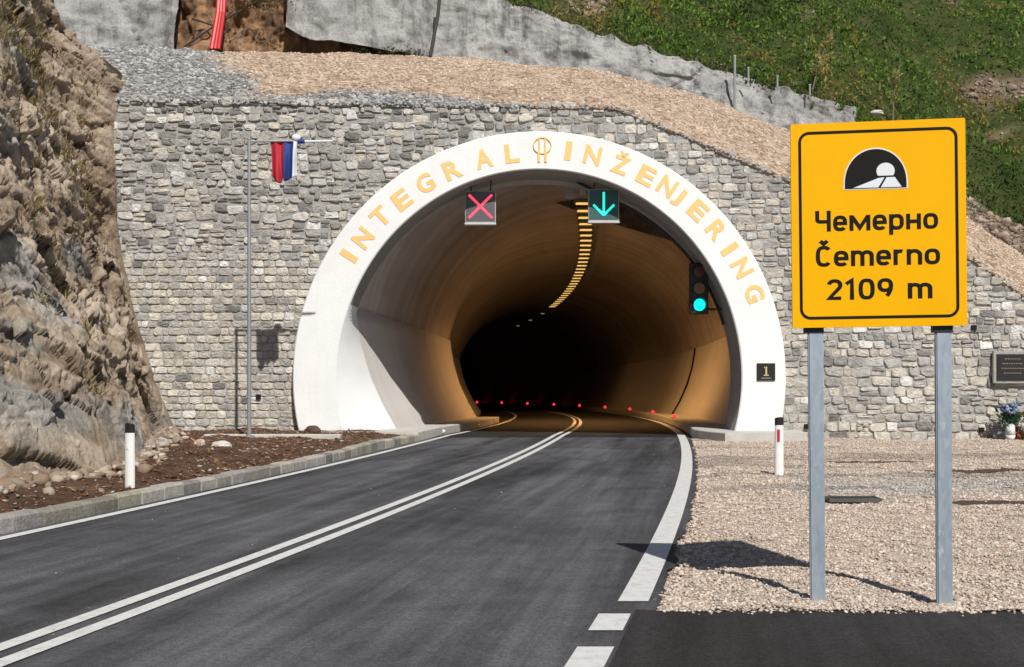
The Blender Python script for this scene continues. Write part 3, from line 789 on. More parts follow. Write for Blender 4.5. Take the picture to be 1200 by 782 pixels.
def blocks(sc, seed):
    """angular blocks bounded by bedding and joints: each cell is a tilted plane"""
    qq = np.stack([a1*sc[0], a2*sc[1], s_*sc[2]], 1); i = np.floor(qq).astype(np.int64)
    b1 = np.full(len(qq), 9.); b2 = np.full(len(qq), 9.); val = np.zeros(len(qq)); off = np.zeros_like(qq); til = np.zeros_like(qq)
    for dx in (-1, 0, 1):
        for dy in (-1, 0, 1):
            for dz in (-1, 0, 1):
                c = i+np.array([dx, dy, dz]); h = [_hash(c[:, 0], c[:, 1], c[:, 2], seed+k) for k in range(1, 8)]
                w = qq-(c+np.stack(h[:3], 1)); d = np.abs(w).sum(1)*.6+np.linalg.norm(w, axis=1)*.4
                near = d < b1; b2 = np.where(near, b1, np.minimum(b2, d)); b1 = np.where(near, d, b1)
                val = np.where(near, h[3], val); off = np.where(near[:, None], w, off); til = np.where(near[:, None], np.stack(h[4:7], 1)-.5, til)
    return val-.5, (off*til).sum(1), np.clip((b2-b1)/.09, 0, 1)
v1, t1, k1 = blocks((.42, .42, 1.0), 70); v2, t2, k2 = blocks((1.1, 1.1, 2.4), 170); v3, t3, k3 = blocks((2.8, 2.8, 6.0), 270)
lay = fbm(np.stack([a1*.16, a2*.16, s_*2.6], 1), 5, 67, .6)
lay2 = fbm(np.stack([a1*.45, a2*.45, s_*8.0], 1), 4, 68, .6)
ub = np.repeat(u[:, None], nv, 1).ravel()
fade = np.clip((1-ub)/.10, .18, 1)*np.clip((np.tile(v_, nu)+.05)/.2, .35, 1)
disp = .40*fbm(p*.25, 3, 62)+.22*v1+.55*t1-.10*(1-k1)+.05*fbm(p*1.2, 3, 64)
p = p+nrm*(disp*fade)[:, None]
G3 = p.reshape(nu, nv, 3); du = np.gradient(G3, axis=0); dv = np.gradient(G3, axis=1); n2_ = np.cross(du, dv).reshape(-1, 3); n2_ /= np.linalg.norm(n2_, axis=1)[:, None]+1e-9
if (n2_@nrm).mean() < 0: n2_ = -n2_
n2_ = n2_*.6+nrm*.4
wv = p+.12*np.stack([fbm(p*.9, 3, 160+i) for i in range(3)], 1); s_ = wv@sn; a1, a2 = wv@ax1, wv@ax2
v2, t2, k2 = blocks((1.0, 1.0, 2.2), 170); v3, t3, k3 = blocks((2.6, 2.6, 5.5), 270)
lay = fbm(np.stack([a1*.16, a2*.16, s_*2.6], 1), 5, 67, .6); lay2 = fbm(np.stack([a1*.45, a2*.45, s_*8.0], 1), 4, 68, .6)
disp = .12*v2+.22*t2-.04*(1-k2)+.035*v3+.08*t3-.015*(1-k3)+.055*lay+.014*lay2+.035*fbm(p*4, 4, 66, .6)
p = p+n2_*(disp*fade)[:, None]
p[:, 1] = np.where(ub > .97, np.minimum(p[:, 1], 31.3), p[:, 1])
tn = lay*.50+.20*fbm(p*.5, 4, 71)+.20*lay2+.28*v2+.20*v3+.20*v1+.10-.15*(1-k2); zone_ = .55*fbm(p*.33, 3, 72)+.3*fbm(p*1.1, 3, 73)+.8*fbm(np.stack([a1*.2, a2*.2, s_*1.5], 1), 3, 76)-.08-.10*np.clip(p[:, 2]-3, -2, 4)
stops = [-.9, -.35, 0, .35, .9]
brn = np.array([(.17, .125, .09), (.29, .225, .165), (.39, .315, .24), (.48, .40, .315), (.59, .51, .42)]); gry = np.array([(.14, .133, .125), (.26, .248, .23), (.36, .345, .32), (.45, .435, .405), (.57, .55, .52)])
cB = np.stack([np.interp(tn, stops, brn[:, i]) for i in range(3)], 1); cG = np.stack([np.interp(tn, stops, gry[:, i]) for i in range(3)], 1)
wg = np.clip((zone_+.05)*2.2, 0, 1)[:, None]; rc_ = cB*(1-wg)+cG*wg
rk = mesh('rock_face', p, grid_faces(nu, nv), M['rock'], colors=rc_); rk['kind'] = 'structure'
rkG = p.reshape(nu, nv, 3)

def leaf_cloud(name, Pn, size, cols, mat, up=.5, kind='stuff', aspect=.35):
    n = len(Pn)
    d = rng.normal(0, 1, (n, 3)); d[:, 2] = np.abs(d[:, 2])+up; d /= np.linalg.norm(d, axis=1)[:, None]
    s = np.cross(d, rng.normal(0, 1, (n, 3))); s /= np.linalg.norm(s, axis=1)[:, None]
    L = size[:, None]; W = L*aspect*rng.uniform(.6, 1.3, (n, 1))
    V = np.stack([Pn-d*L*.1, Pn+d*L*.45+s*W*.5, Pn+d*L, Pn+d*L*.45-s*W*.5], 1).reshape(-1, 3)
    Fc = np.arange(4*n).reshape(n, 4)
    o = mesh(name, V, Fc, mat, colors=np.repeat(cols, 4, 0))
    if kind: o['kind'] = kind
    return o
# dry tufts clinging to the rock
cen = [(rng.uniform(.33, .93), rng.uniform(.62, 1.0)) for _ in range(70)]+[(rng.uniform(.30, .62), rng.uniform(.8, 1.05)) for _ in range(60)]+[(rng.uniform(.35, .9), rng.uniform(.1, .6)) for _ in range(16)]
Q = []
for cu_, cv_ in cen:
    k_ = rng.integers(14, 50); uu = np.clip(cu_+rng.normal(0, .008, k_), 0, .99); vv = np.clip(cv_+rng.normal(0, .012, k_), 0, 1.2)
    Q.append(rkG[(uu*(nu-1)).astype(int), ((vv+.04)/1.34*(nv-1)).astype(int)])
Q = np.concatenate(Q)
leaf_cloud('dry_grass', Q, rng.uniform(.10, .30, len(Q)), pick([(.22, .17, .075), (.30, .24, .11), (.13, .12, .04), (.17, .11, .055)], len(Q), .25), M['leaf'], .9, aspect=.12)

# ------------------------------------------------------------------ sprayed concrete face, recess and hillside behind
def face_sheet(name, cols_, mat, seed, amp, nu=150, nv=90, parent=None, top_jit=0):
    """cols_: (px, bottom y, top y, D bottom, D top)"""
    pu = np.linspace(cols_[0][0], cols_[-1][0], nu); xs = [c[0] for c in cols_]
    yb, yt, Db, Dt = [np.interp(pu, xs, [c[i] for c in cols_]) for i in (1, 2, 3, 4)]
    tv = np.linspace(0, 1, nv)
    yt = yt+top_jit*fbm(np.stack([pu*.05, pu*0, pu*0], 1), 4, seed+9)
    B = np.stack([(pu-600)/F*Db, Db, CAMZ+(HY-yb)/F*Db-np.where((pu > 330) & (pu < 495) & (seed == 90), 0.0, .5)], 1); T = np.stack([(pu-600)/F*Dt, Dt, CAMZ+(HY-yt)/F*Dt], 1)
    T[:, 0] = B[:, 0]
    pts = (B[:, None, :]*(1-tv)[None, :, None]+T[:, None, :]*tv[None, :, None]).reshape(-1, 3)
    d1, d2, val = voro(pts*.45, seed+3)
    pts[:, 1] -= amp*fbm(pts*.55, 5, seed)+amp*.35*fbm(pts*2.4, 4, seed+1)+amp*.7*(val-.5)
    back = pts.reshape(nu, nv, 3)[:, -1].copy()
    lip = back.copy(); lip[:, 1] += 1.6; lip[:, 2] -= .15
    pts = np.concatenate([pts.reshape(nu, nv, 3), lip[:, None, :]], 1).reshape(-1, 3)
    return mesh(name, pts, grid_faces(nu, nv+1), mat, parent), back
sc1, _ = face_sheet('shotcrete_face', [(-300, 60, -260, 39.4, 41.5), (40, 62, -200, 39.4, 41.5), (150, 62, -160, 39.5, 41.2), (206, 64, -140, 39.6, 41)], M['shotcrete'], 80, .35, 90, 90)
tag(sc1, 'stained grey sprayed concrete face above the rock slope at upper left', 'concrete face')
sc2, tl2 = face_sheet('shotcrete_face', [(334, 30, -170, 39.8, 41.4), (352, 40, -160, 39.8, 41.4), (380, 47, -150, 39.8, 41.3), (430, 55, -120, 39.9, 41.2), (478, 60, -80, 40, 41.1), (500, 74, -60, 40, 41), (560, 73, -18, 40, 41), (600, 76, 2, 40.2, 41), (660, 82, 26, 40.2, 41), (720, 92, 46, 40.2, 41), (800, 112, 68, 40.2, 40.8), (870, 136, 86, 40.2, 40.7), (940, 160, 108, 40, 40.5), (1008, 190, 126, 39.6, 40.2)], M['shotcrete'], 90, .30, 260, 70, None, 3)
tag(sc2, 'long grey sprayed concrete wall falling to the right below the green hill', 'concrete wall')
bm = bmesh.new(); add_tube(bm, [P(517, -20, 39.75), P(513, 20, 39.72), P(504, 66, 39.65)], .06, 6); bm_obj('joint', bm, M['kerb_dark'], sc2)
rc, _ = face_sheet('rock_recess', [(196, 66, -160, 40.3, 41.6), (330, 72, -120, 40.3, 41.8), (370, 72, -80, 40.8, 42.3), (520, 76, 20, 40.9, 42.2)], M['recess'], 100, .6, 200, 110); rc['kind'] = 'structure'
bm = bmesh.new()                                                            # bare branches in front of the recess
def twig(a, b, r): add_cyl(bm, a, b, r, r*.5, 6)
for (a, b, r) in ((P(216, 55, 39.6), P(252, 30, 39.8), .05), (P(252, 30, 39.8), P(296, 4, 40), .045), (P(252, 30, 39.8), P(275, 12, 39.6), .03), (P(225, 22, 39.8), P(262, 34, 39.7), .04)):
    twig(a, b, r)
tag(bm_obj('fallen_branch', bm, simple('bark', (.05, .04, .03), .9)), 'dark bare branch lying across the brown rock recess', 'branch')
bm = bmesh.new()                                                            # red pipe
for o_ in (-.08, .02, .11):
    pts_ = [P(261+o_*30, -30, 39.9), P(258+o_*34, 15, 39.6), P(251+o_*40, 58, 39.3)]
    add_tube(bm, pts_, .085, 8)
tag(bm_obj('red_pipe', bm, simple('red_plastic', (.50, .02, .025), .45)), 'bundle of red plastic pipes hanging down the brown rock recess', 'pipe')
# bushes and moss in the recess
q = []
for (px, py, r_, n_) in ((305, 4, .42, 600), (280, -8, .4, 200), (452, 63, .22, 200), (482, 66, .2, 220), (420, 60, .16, 100)):
    c_ = np.array(P(px, py, 39.9)); q.append(c_+rng.normal(0, 1, (n_, 3))*np.array([r_*1.4, r_*.35, r_*.5]))
q = np.concatenate(q); leaf_cloud('ledge_plants', q, rng.uniform(.05, .13, len(q)), pick([(.05, .06, .02), (.09, .08, .03), (.03, .04, .015), (.14, .10, .05)], len(q), .25), M['leaf'], .3, aspect=.45)

# hillside
hx = np.linspace(-60, 75, 200); hd = np.linspace(0, 1, 150)**1.4
line = [(-60, 41.5, 24), (-14, 42.6, 22), (-9, 42.5, 19), (-4, 42.3, 17.0), (-1.2, 42.0, 15.6), (0, 41.7, 15.0), (3.6, 41.3, 13.6), (7.8, 40.8, 12.3), (10, 40.5, 11.6), (12.2, 40.0, 10.9), (13.2, 38.6, 9.4), (14.6, 36.4, 6.6), (15.8, 35.0, 5.1), (18, 32.6, 1.8), (24, 31, 0), (75, 31, 0)]
ld = np.interp(hx, [l_[0] for l_ in line], [l_[1] for l_ in line]); lz = np.interp(hx, [l_[0] for l_ in line], [l_[2] for l_ in line])
pts = np.zeros((200, 150, 3)); pts[:, :, 0] = hx[:, None]; pts[:, :, 1] = ld[:, None]+hd[None, :]*75
rise = hd*75
pts[:, :, 2] = lz[:, None]-.25+.86*rise[None, :]
p = pts.reshape(-1, 3)
d1, d2, val = voro(p*np.array([.35, .35, 0])+5, 111)
ed = np.clip(np.tile(rise, 200)/2.0, 0, 1)
p[:, 2] += (1.0*fbm(p*np.array([.12, .12, 0]), 4, 110)+.45*np.maximum(0, .75-d1)+.15*fbm(p*1.0, 3, 112))*ed
def soil_mask(p, rise=None):
    px = p[:, 0]/p[:, 1]*F+600; py = HY-(p[:, 2]-CAMZ)/p[:, 1]*F
    n_ = fbm(p*.35, 4, 120); n2 = fbm(p*.9, 3, 123)
    a_ = 1.0-np.hypot((px-1172)/50, (py-103)/20)+.75*n_+.5*n2                       # eroded patch
    b_ = np.where(px > 1085, (py-(232+(px-1140)*.75))/16+.8*n_+.4, -1)           # bare earth at the slope's foot
    c_ = -np.hypot((px-840)/170, (py+35)/30)+.8+.5*n_+.5*n2
    d_ = .8-np.hypot((px-690)/50, (py-8)/16)+.6*n_+.5*n2
    e_ = (n2-.80)*2.0
    return np.clip(np.maximum.reduce([a_, b_, c_*.6, d_*.8, e_])*1.6, 0, 1)
sm = soil_mask(p)
HG = p.reshape(200, 150, 3); skirt = HG[:, :1].copy(); skirt[:, :, 2] -= 6; skirt[:, :, 1] += 1.0
p_ = np.concatenate([skirt, HG], 1).reshape(-1, 3); sm_h = np.concatenate([np.ones((200, 1)), sm.reshape(200, 150)], 1).ravel()
hl_ = mesh('hillside', p_, grid_faces(200, 151), M['hill'], smooth=True, colors=np.repeat(sm_h[:, None], 3, 1)); hl_['kind'] = 'structure'
HG = p.reshape(200, 150, 3)
NL = 330000
iu = rng.integers(70, 198, NL); iv = np.minimum((rng.random(NL)**1.1*110).astype(int), 147); a = rng.random(NL); b = rng.random(NL)
q = HG[iu, iv]*((1-a)*(1-b))[:, None]+HG[iu+1, iv]*(a*(1-b))[:, None]+HG[iu, iv+1]*((1-a)*b)[:, None]+HG[iu+1, iv+1]*(a*b)[:, None]
px = q[:, 0]/q[:, 1]*F+600; py = HY-(q[:, 2]-CAMZ)/q[:, 1]*F
soilq = soil_mask(q); pk = np.where((soilq > .6) & (px > 560) & (px < 1330) & (py > -60))[0][:1500]
stones_cloud('hill_stones', q[pk]+np.array([0, 0, .02]), rng.uniform(.03, .10, len(pk))*rng.choice([1, 1, 1, 1.8], len(pk)), pick([(.20, .14, .105), (.27, .205, .16), (.33, .27, .22), (.13, .095, .075)], len(pk), .2), M['rubble'], .8)
ok = (px > 520) & (px < 1330) & (py > -90) & (rng.random(NL) > soilq*.88)
q = q[ok]; n = len(q)
clump = fbm(q*.55, 3, 130); tone = fbm(q*.22, 3, 131)+.5*fbm(q*1.3, 2, 133)
w1, w2, wval = voro(q*np.array([.42, .42, 0])+3, 140); bush = np.clip(.62-w1, 0, 1)*np.where(wval > .35, 1, .25)
q[:, 2] += (np.clip(clump, 0, 1)*.35+bush*2.3)*rng.random(n)**.6
tone = tone*.7+(wval-.5)*1.1
gcol = np.where((tone > .52)[:, None], pick([(.13, .12, .035), (.16, .13, .05), (.10, .10, .025)], n, .2), np.where((tone < -.35)[:, None], pick([(.022, .045, .010), (.03, .06, .014), (.035, .05, .015)], n, .2), pick([(.045, .10, .016), (.065, .125, .022), (.05, .085, .018), (.085, .13, .03)], n, .2)))
leaf_cloud('hill_grass', q, rng.uniform(.08, .20, n)*(1+.5*np.clip(clump, 0, 1)), gcol*np.array([1.95, 1.8, 1.5]), M['leaf'], .35, aspect=.42)

# weeds rooted along the top edge of the concrete
T_ = tl2[rng.integers(30, 258, 3200)]+rng.normal(0, 1, (3200, 3))*np.array([.25, .25, .06])+np.array([0, .25, .05])
leaf_cloud('edge_weeds', T_, rng.uniform(.06, .20, 3200), pick([(.05, .07, .02), (.10, .085, .03), (.035, .05, .015), (.16, .12, .06)], 3200, .25), M['leaf'], .7, aspect=.25)

def sapling(name, px, py0, py1, D, lean, label, dense):
    x0, y0, z0 = P(px, py1, D); H = (py1-py0)/F*D
    t = empty(name, (x0, y0, z0)); tag(t, label, 'sapling')
    bm = bmesh.new(); pts_ = [(lean*H*(k_/6)**1.3, 0, -.2+(H+.0)*k_/6) for k_ in range(7)]
    for k_ in range(6): add_cyl(bm, pts_[k_], pts_[k_+1], .035*(1-k_/8), .035*(1-(k_+1)/8), 6)
    tips = []
    for k_ in range(16):
        f = random.uniform(.35, .98); i = int(f*6); b0 = Vector(pts_[min(i, 5)]).lerp(Vector(pts_[min(i+1, 6)]), f*6-i)
        a = random.uniform(0, 6.28); l_ = H*random.uniform(.12, .26)*(1.2-f*.6); e_ = b0+Vector((math.cos(a)*l_*.6+lean*l_, math.sin(a)*l_*.6, l_*.85)); add_cyl(bm, b0, e_, .012, .005, 5); tips.append((b0, e_))
    bm_obj('stem', bm, simple('sapling_bark', (.20, .15, .09), .9), t)
    q = np.concatenate([np.array([b0.lerp(e_, random.uniform(.3, 1.1)) for _ in range(dense*2)]) for b0, e_ in tips]); q += rng.normal(0, .05, q.shape)
    o = leaf_cloud('foliage', q, rng.uniform(.06, .16, len(q)), pick([(.40, .36, .13), (.48, .43, .19), (.30, .29, .10)], len(q), .2), M['leaf'], .3, None, .4); o.parent = t
sapling('dry_sapling', 950, 38, 112, 41.2, .28, 'taller yellowing sapling leaning right above the concrete wall', 22)
sapling('dry_sapling', 1046, 80, 140, 41.6, .06, 'smaller bare brown sapling standing above the yellow sign', 8)
stk = M['pole']
for j, (px, y0, y1, lab) in enumerate(((861, 66, 128, 'tallest thin grey stake at a break in the concrete wall'), (877, 80, 96, 'short stake just right of the tallest stake on the wall top'), (911, 90, 104, 'short stake on the wall top, left of the yellowing sapling'), (949, 100, 112, 'short stake on the wall top at the foot of the yellowing sapling'))):
    a = P(px, y1, 40.0); b = P(px, y0, 40.0); bm = bmesh.new(); add_cyl(bm, a, b, .045 if j == 0 else .035, None, 8); add_box(bm, (b[0], b[1], b[2]+.015), (.08, .08, .03))
    tag(bm_obj('stake', bm, stk), lab, 'stake', 'stakes along the concrete wall top')
def boulder(name, c, s, mat, label, cat, seed):
    bm = bmesh.new(); bmesh.ops.create_icosphere(bm, subdivisions=3, radius=1)
    v0 = np.array([v.co for v in bm.verts]); f = 1+.22*fbm(v0*1.3+seed, 3, seed)+.05*fbm(v0*5, 2, seed); d1, d2, vv = voro(v0*1.2+seed, seed); f += .15*(vv-.5)
    for v, k_ in zip(bm.verts, f): v.co = Vector((v.co.x*s[0]*k_, v.co.y*s[1]*k_, v.co.z*s[2]*k_))
    o = bm_obj(name, bm, mat); o.location = c; return tag(o, label, cat)
pale = simple('pale_stone', (.55, .52, .48), .9, 0, .25, 5, .01); warm = simple('warm_stone', (.48, .36, .28), .9, 0, .25, 5, .01)
boulder('white_stone', P(1027, 133, 40.4), (.26, .2, .11), pale, 'white stone lying at right end of the concrete wall above the sign', 'stone', 3)
for (px, py, D, s, mt, lab, sd) in ((260, 531, 23.2, (.20, .16, .10), pale, 'long pale stone on brown soil below the flagpole', 5), (234, 527, 23.8, (.11, .11, .10), warm, 'small pinkish stone on brown soil left of the long pale stone', 6)):
    x = (px-600)/F*D; z = float(soil_z(x, D)[0]); boulder('loose_stone', (x, D, z+s[2]*.4), s, mt, lab, 'stone', sd)
for (px, py, D, s, lab, sd) in ((367, 514, 29.6, (.22, .2, .16), 'dark brown clod of earth left of the white arch foot', 8), (1168, 491, 30.1, (.20, .18, .2), 'dark rounded stone at wall foot beside the white vase', 9)):
    x = (px-600)/F*D; z = float(soil_z(x, D)[0]) if px < 600 else .02; boulder('clod' if px < 600 else 'dark_stone', (x, D, z+.06), s, M['soil'] if px < 600 else M['steel_dark'], lab, 'earth clod' if px < 600 else 'stone', sd)

# concrete strip on the soil in front of the wall
x0 = P(236, 517, 26.9)[0]; x1 = P(398, 517, 26.9)[0]
cs = box('concrete_strip', ((x0+x1)/2, 27.2, .24), (x1-x0, .30, .14), M['concrete'], None, .02, Matrix.Rotation(R(-1.5), 3, 'Z')); tag(cs, 'low pale concrete strip lying on the soil below the stone wall', 'concrete strip')
bm = bmesh.new(); add_cyl(bm, P(224, 514, 24.6), P(235, 523, 24.2), .018, .012, 6); tag(bm_obj('stick', bm, simple('dry_stick', (.40, .28, .15), .9)), 'thin dry stick leaning on soil beside the pinkish stone', 'stick')

# drain grate and dark ruts in the gravel
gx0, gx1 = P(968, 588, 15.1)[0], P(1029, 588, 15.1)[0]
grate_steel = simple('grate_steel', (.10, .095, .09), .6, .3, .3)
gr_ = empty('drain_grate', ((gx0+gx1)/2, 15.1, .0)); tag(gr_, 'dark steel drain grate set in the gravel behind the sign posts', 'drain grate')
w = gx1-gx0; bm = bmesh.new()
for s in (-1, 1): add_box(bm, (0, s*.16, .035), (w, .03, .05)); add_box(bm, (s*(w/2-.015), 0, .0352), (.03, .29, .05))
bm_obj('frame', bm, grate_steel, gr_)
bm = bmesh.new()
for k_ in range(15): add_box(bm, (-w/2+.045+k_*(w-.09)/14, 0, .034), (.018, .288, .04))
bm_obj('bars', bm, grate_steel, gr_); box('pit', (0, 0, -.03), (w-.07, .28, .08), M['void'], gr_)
rut = simple('rut_earth_shade', (.075, .05, .036), .95, 0, .45, 9, .02)  # earth of the ruts, their brown shadow painted into the colour
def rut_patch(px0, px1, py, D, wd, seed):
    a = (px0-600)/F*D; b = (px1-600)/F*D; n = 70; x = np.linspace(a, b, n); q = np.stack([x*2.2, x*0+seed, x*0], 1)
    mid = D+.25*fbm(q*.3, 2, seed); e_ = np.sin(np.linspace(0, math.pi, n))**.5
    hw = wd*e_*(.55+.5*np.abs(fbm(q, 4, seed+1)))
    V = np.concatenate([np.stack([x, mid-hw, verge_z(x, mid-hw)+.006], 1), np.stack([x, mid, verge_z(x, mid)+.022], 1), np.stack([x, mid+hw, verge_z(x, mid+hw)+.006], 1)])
    o = mesh('shaded_rut', V, grid_faces(3, n), rut); o['kind'] = 'structure'
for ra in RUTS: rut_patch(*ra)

# ------------------------------------------------------------------ yellow road sign
sgD = 8.10
sign = empty('road_sign', P(1029, 445, sgD)[:2]+(0.0,), (0, 0, R(-7.5))); tag(sign, 'yellow tunnel name sign on two galvanised posts at the road junction', 'road sign')
BW, BH, BZ = 1.19, 1.445, 2.695
board = empty('board_pivot')
bpy.data.objects.remove(board)
def rrect(w, h, r, n=8):
    o = []
    for (sx_, sy_, a0) in ((1, 1, 0), (-1, 1, 90), (-1, -1, 180), (1, -1, 270)):
        for k_ in range(n+1):
            a = R(a0+90*k_/n); o.append((sx_*(w/2-r)+r*math.cos(a), sy_*(h/2-r)+r*math.sin(a)))
    return o
def plate(name, outline, y0, y1, mat, parent, M4=None):
    n = len(outline); V = [(x, y0, z) for x, z in outline]+[(x, y1, z) for x, z in outline]
    Fc = [tuple(range(n)), tuple(range(2*n-1, n-1, -1))]+[(i, (i+1) % n, n+(i+1) % n, n+i) for i in range(n)]
    bm = bmesh.new(); vs = [bm.verts.new(v) for v in V]
    for f in Fc: bm.faces.new([vs[i] for i in f])
    if M4 is not None: bmesh.ops.transform(bm, matrix=M4, verts=bm.verts)
    return bm_obj(name, bm, mat, parent)
ROLL = Matrix.Translation((0, 0, BZ)) @ Matrix.Rotation(R(-.6), 4, 'Y')
bd = plate('board', rrect(BW, BH, .012, 3), 0, .03, M['yellow'], sign, ROLL)
def ring_strip(name, wo, ho, ro, th, y0, y1, mat, parent):
    A = rrect(wo, ho, ro); B_ = rrect(wo-2*th, ho-2*th, max(.005, ro-th)); n = len(A); V = []
    for (ol, y) in ((A, y0), (B_, y0), (B_, y1), (A, y1)): V += [(x, y, z) for x, z in ol]
    Fc = []
    for q in range(4):
        for i in range(n): j = (i+1) % n; Fc.append((q*n+i, q*n+j, ((q+1) % 4)*n+j, ((q+1) % 4)*n+i))
    bm = bmesh.new(); vs = [bm.verts.new(v) for v in V]
    for f in Fc: bm.faces.new([vs[i] for i in f])
    bmesh.ops.transform(bm, matrix=ROLL, verts=bm.verts); return bm_obj(name, bm, mat, parent)
ring_strip('border', BW-.105, BH-.115, .075, .020, -.0022, .0005, M['sign_black'], bd)
def bxy(fx, fy): return ((fx-.5)*BW, (.5-fy)*BH)        # fractions of the board
sx0, sy0 = bxy(.488, .326); sw, sh = .42, .275
def dome(w, h, n=28):
    pts = [(-w/2, 0), (-w*.5, h*.12)]
    for k_ in range(n+1):
        a = math.pi-math.pi*k_/n; pts.append((w/2*math.cos(a)*1.0, h*.12+h*.88*math.sin(a)**.92 if 0 < k_ < n else h*.12))
    pts += [(w/2, 0)]
    out = []
    for p_ in pts:
        if not out or math.hypot(p_[0]-out[-1][0], p_[1]-out[-1][1]) > 1e-5: out.append(p_)
    return out
sgw = simple('sign_white', (.74, .76, .80), .45, 0, .05)
S0 = ROLL @ Matrix.Translation((sx0, 0, sy0))
plate('pictogram', dome(sw+.018, sh+.016), -.0020, .0005, sgw, bd, S0 @ Matrix.Translation((0, 0, -.007)))
pg = plate('pictogram', dome(sw, sh), -.0042, -.0015, M['sign_black'], bd, S0)
circ = [(.068+.062*math.cos(a), .118+.058*math.sin(a)) for a in np.linspace(0, 2*math.pi, 33)[:-1] if math.sin(a) > -.62]
plate('pictogram', circ, -.0064, -.0035, sgw, bd, S0)
plate('pictogram', [(-.155, .004), (.018, .004), (.060, .074), (.02, .070)], -.0064, -.0035, sgw, bd, S0)
plate('pictogram', [(.034, .004), (.176, .004), (.130, .074), (.075, .074)], -.0064, -.0035, sgw, bd, S0)
def oval(cx_, cy_, rx, ry, a0=0, a1=360, n=26, e=.72):
    o = []
    for k_ in range(n+1):
        a = R(a0+(a1-a0)*k_/n); c, q = math.cos(a), math.sin(a)
        o.append((cx_+rx*math.copysign(abs(c)**e, c), cy_+ry*math.copysign(abs(q)**e, q)))
    return o
XH = .745; W2 = .08
ov = lambda w: oval(w/2, XH/2, w/2-W2, XH/2-W2)
def arch(x0, x1, top=XH):
    r = (x1-x0)/2
    return [(x0, top*.55)]+[((x0+x1)/2-r*math.cos(R(180*k_/14)), top-W2-r*.95+r*.95*math.sin(R(180*k_/14))) for k_ in range(15)]+[(x1, 0)]
def glyph(ch):
    if ch == 'Ч': return .64, [[(W2, 1)]+[(W2, .62)]+[(W2+.15-.15*math.cos(R(90*k_/8)), .47-.09*math.sin(R(90*k_/8))+.09) for k_ in range(9)]+[(.56, .47)], [(.56, 1), (.56, 0)]]
    if ch in 'еe': return .58, [[(.13, .37), (.50, .37)]+oval(.29, XH/2, .21, XH/2-W2, 8, 318)]
    if ch == 'м': return .86, [[(W2, 0), (W2, XH)], [(.78, 0), (.78, XH)], [(W2+.02, XH-.05), (.43, .14), (.76, XH-.05)]]
    if ch == 'р': return .60, [[(W2, XH), (W2, -.24)], oval(.30, XH/2, .22, XH/2-W2)]
    if ch == 'н': return .60, [[(W2, 0), (W2, XH)], [(.52, 0), (.52, XH)], [(W2, .38), (.52, .38)]]
    if ch in 'оo': return .60, [oval(.30, XH/2, .22, XH/2-W2)]
    if ch == 'Č': return .62, [oval(.32, .5, .24, .42, 42, 318), [(.18, 1.24), (.32, 1.10), (.46, 1.24)]]
    if ch == 'm': return .90, [[(W2, 0), (W2, XH)], arch(W2, .45), arch(.45, .82)]
    if ch == 'n': return .60, [[(W2, 0), (W2, XH)], arch(W2, .52)]
    if ch == 'r': return .42, [[(W2, 0), (W2, XH)], arch(W2, .46)[:11]]
    if ch == '2': return .62, [oval(.31, .71, .22, .21, 170, -38, 18, .9)+[(.10, .08), (.56, .08)]]
    if ch == '1': return .42, [[(.04, .76), (.26, .94), (.26, 0)]]
    if ch == '0': return .62, [oval(.31, .5, .23, .42)]
    if ch == '9': return .62, [oval(.31, .67, .22, .25, 0, 360, 26, .85), oval(.10, .66, .43, .62, 0, -52, 12, .95)]
    return .4, []
def ribbon(bm, pts, w, y0, y1, xf):
    cl = math.hypot(pts[0][0]-pts[-1][0], pts[0][1]-pts[-1][1]) < 1e-4
    if cl: pts = pts[:-1]
    n = len(pts); L_ = []; R_ = []
    for i in range(n):
        p0 = Vector(pts[i-1] if (i or cl) else pts[i]); p1 = Vector(pts[i]); p2 = Vector(pts[(i+1) % n] if (i < n-1 or cl) else pts[i])
        d0 = (p1-p0).normalized() if (p1-p0).length > 1e-6 else None; d2 = (p2-p1).normalized() if (p2-p1).length > 1e-6 else None
        d0 = d0 or d2; d2 = d2 or d0
        n0 = Vector((-d0.y, d0.x)); n2 = Vector((-d2.y, d2.x)); mm = (n0+n2); mm = mm.normalized() if mm.length > 1e-3 else n0
        sc_ = min(1.9, 1/max(.3, mm.dot(n0)))
        L_.append(p1+mm*w*sc_); R_.append(p1-mm*w*sc_)
    vv = [[bm.verts.new(xf(q.x, q.y, y)) for q in S_] for S_ in (L_, R_) for y in (y0, y1)]     # left front, left back, right front, right back
    for i in range(n if cl else n-1):
        j = (i+1) % n
        bm.faces.new((vv[0][i], vv[0][j], vv[2][j], vv[2][i])); bm.faces.new((vv[1][i], vv[3][i], vv[3][j], vv[1][j]))
        bm.faces.new((vv[0][i], vv[1][i], vv[1][j], vv[0][j])); bm.faces.new((vv[2][i], vv[2][j], vv[3][j], vv[3][i]))
    if not cl:
        for i in (0, n-1): bm.faces.new((vv[0][i], vv[2][i], vv[3][i], vv[1][i]))
for body, fy, w_, fx in (('Чемерно', .530, .835, .490), ('Čemerno', .702, .845, .495), ('2109', .866, .455, .392), ('m', .866, .165, .735)):
    g_ = [glyph(c) for c in body]; tot = sum(g[0] for g in g_)+.10*(len(body)-1); sx_ = w_/tot; xx, zz_ = bxy(fx, fy); pen = -tot/2; hh = .146
    for (gw, strokes), ch in zip(g_, body):
        bm = bmesh.new()
        for si, st_ in enumerate(strokes):
            ribbon(bm, [tuple(q) for q in st_], .082, -.0022-.0004*si, .0006, lambda a, b_, y: (xx+(pen+a)*sx_, y, zz_+b_*hh))
        bmesh.ops.transform(bm, matrix=ROLL, verts=bm.verts)
        bm_obj('letter' if ch.isalpha() else 'digit', bm, M['sign_black'], bd)
        pen += gw+.10
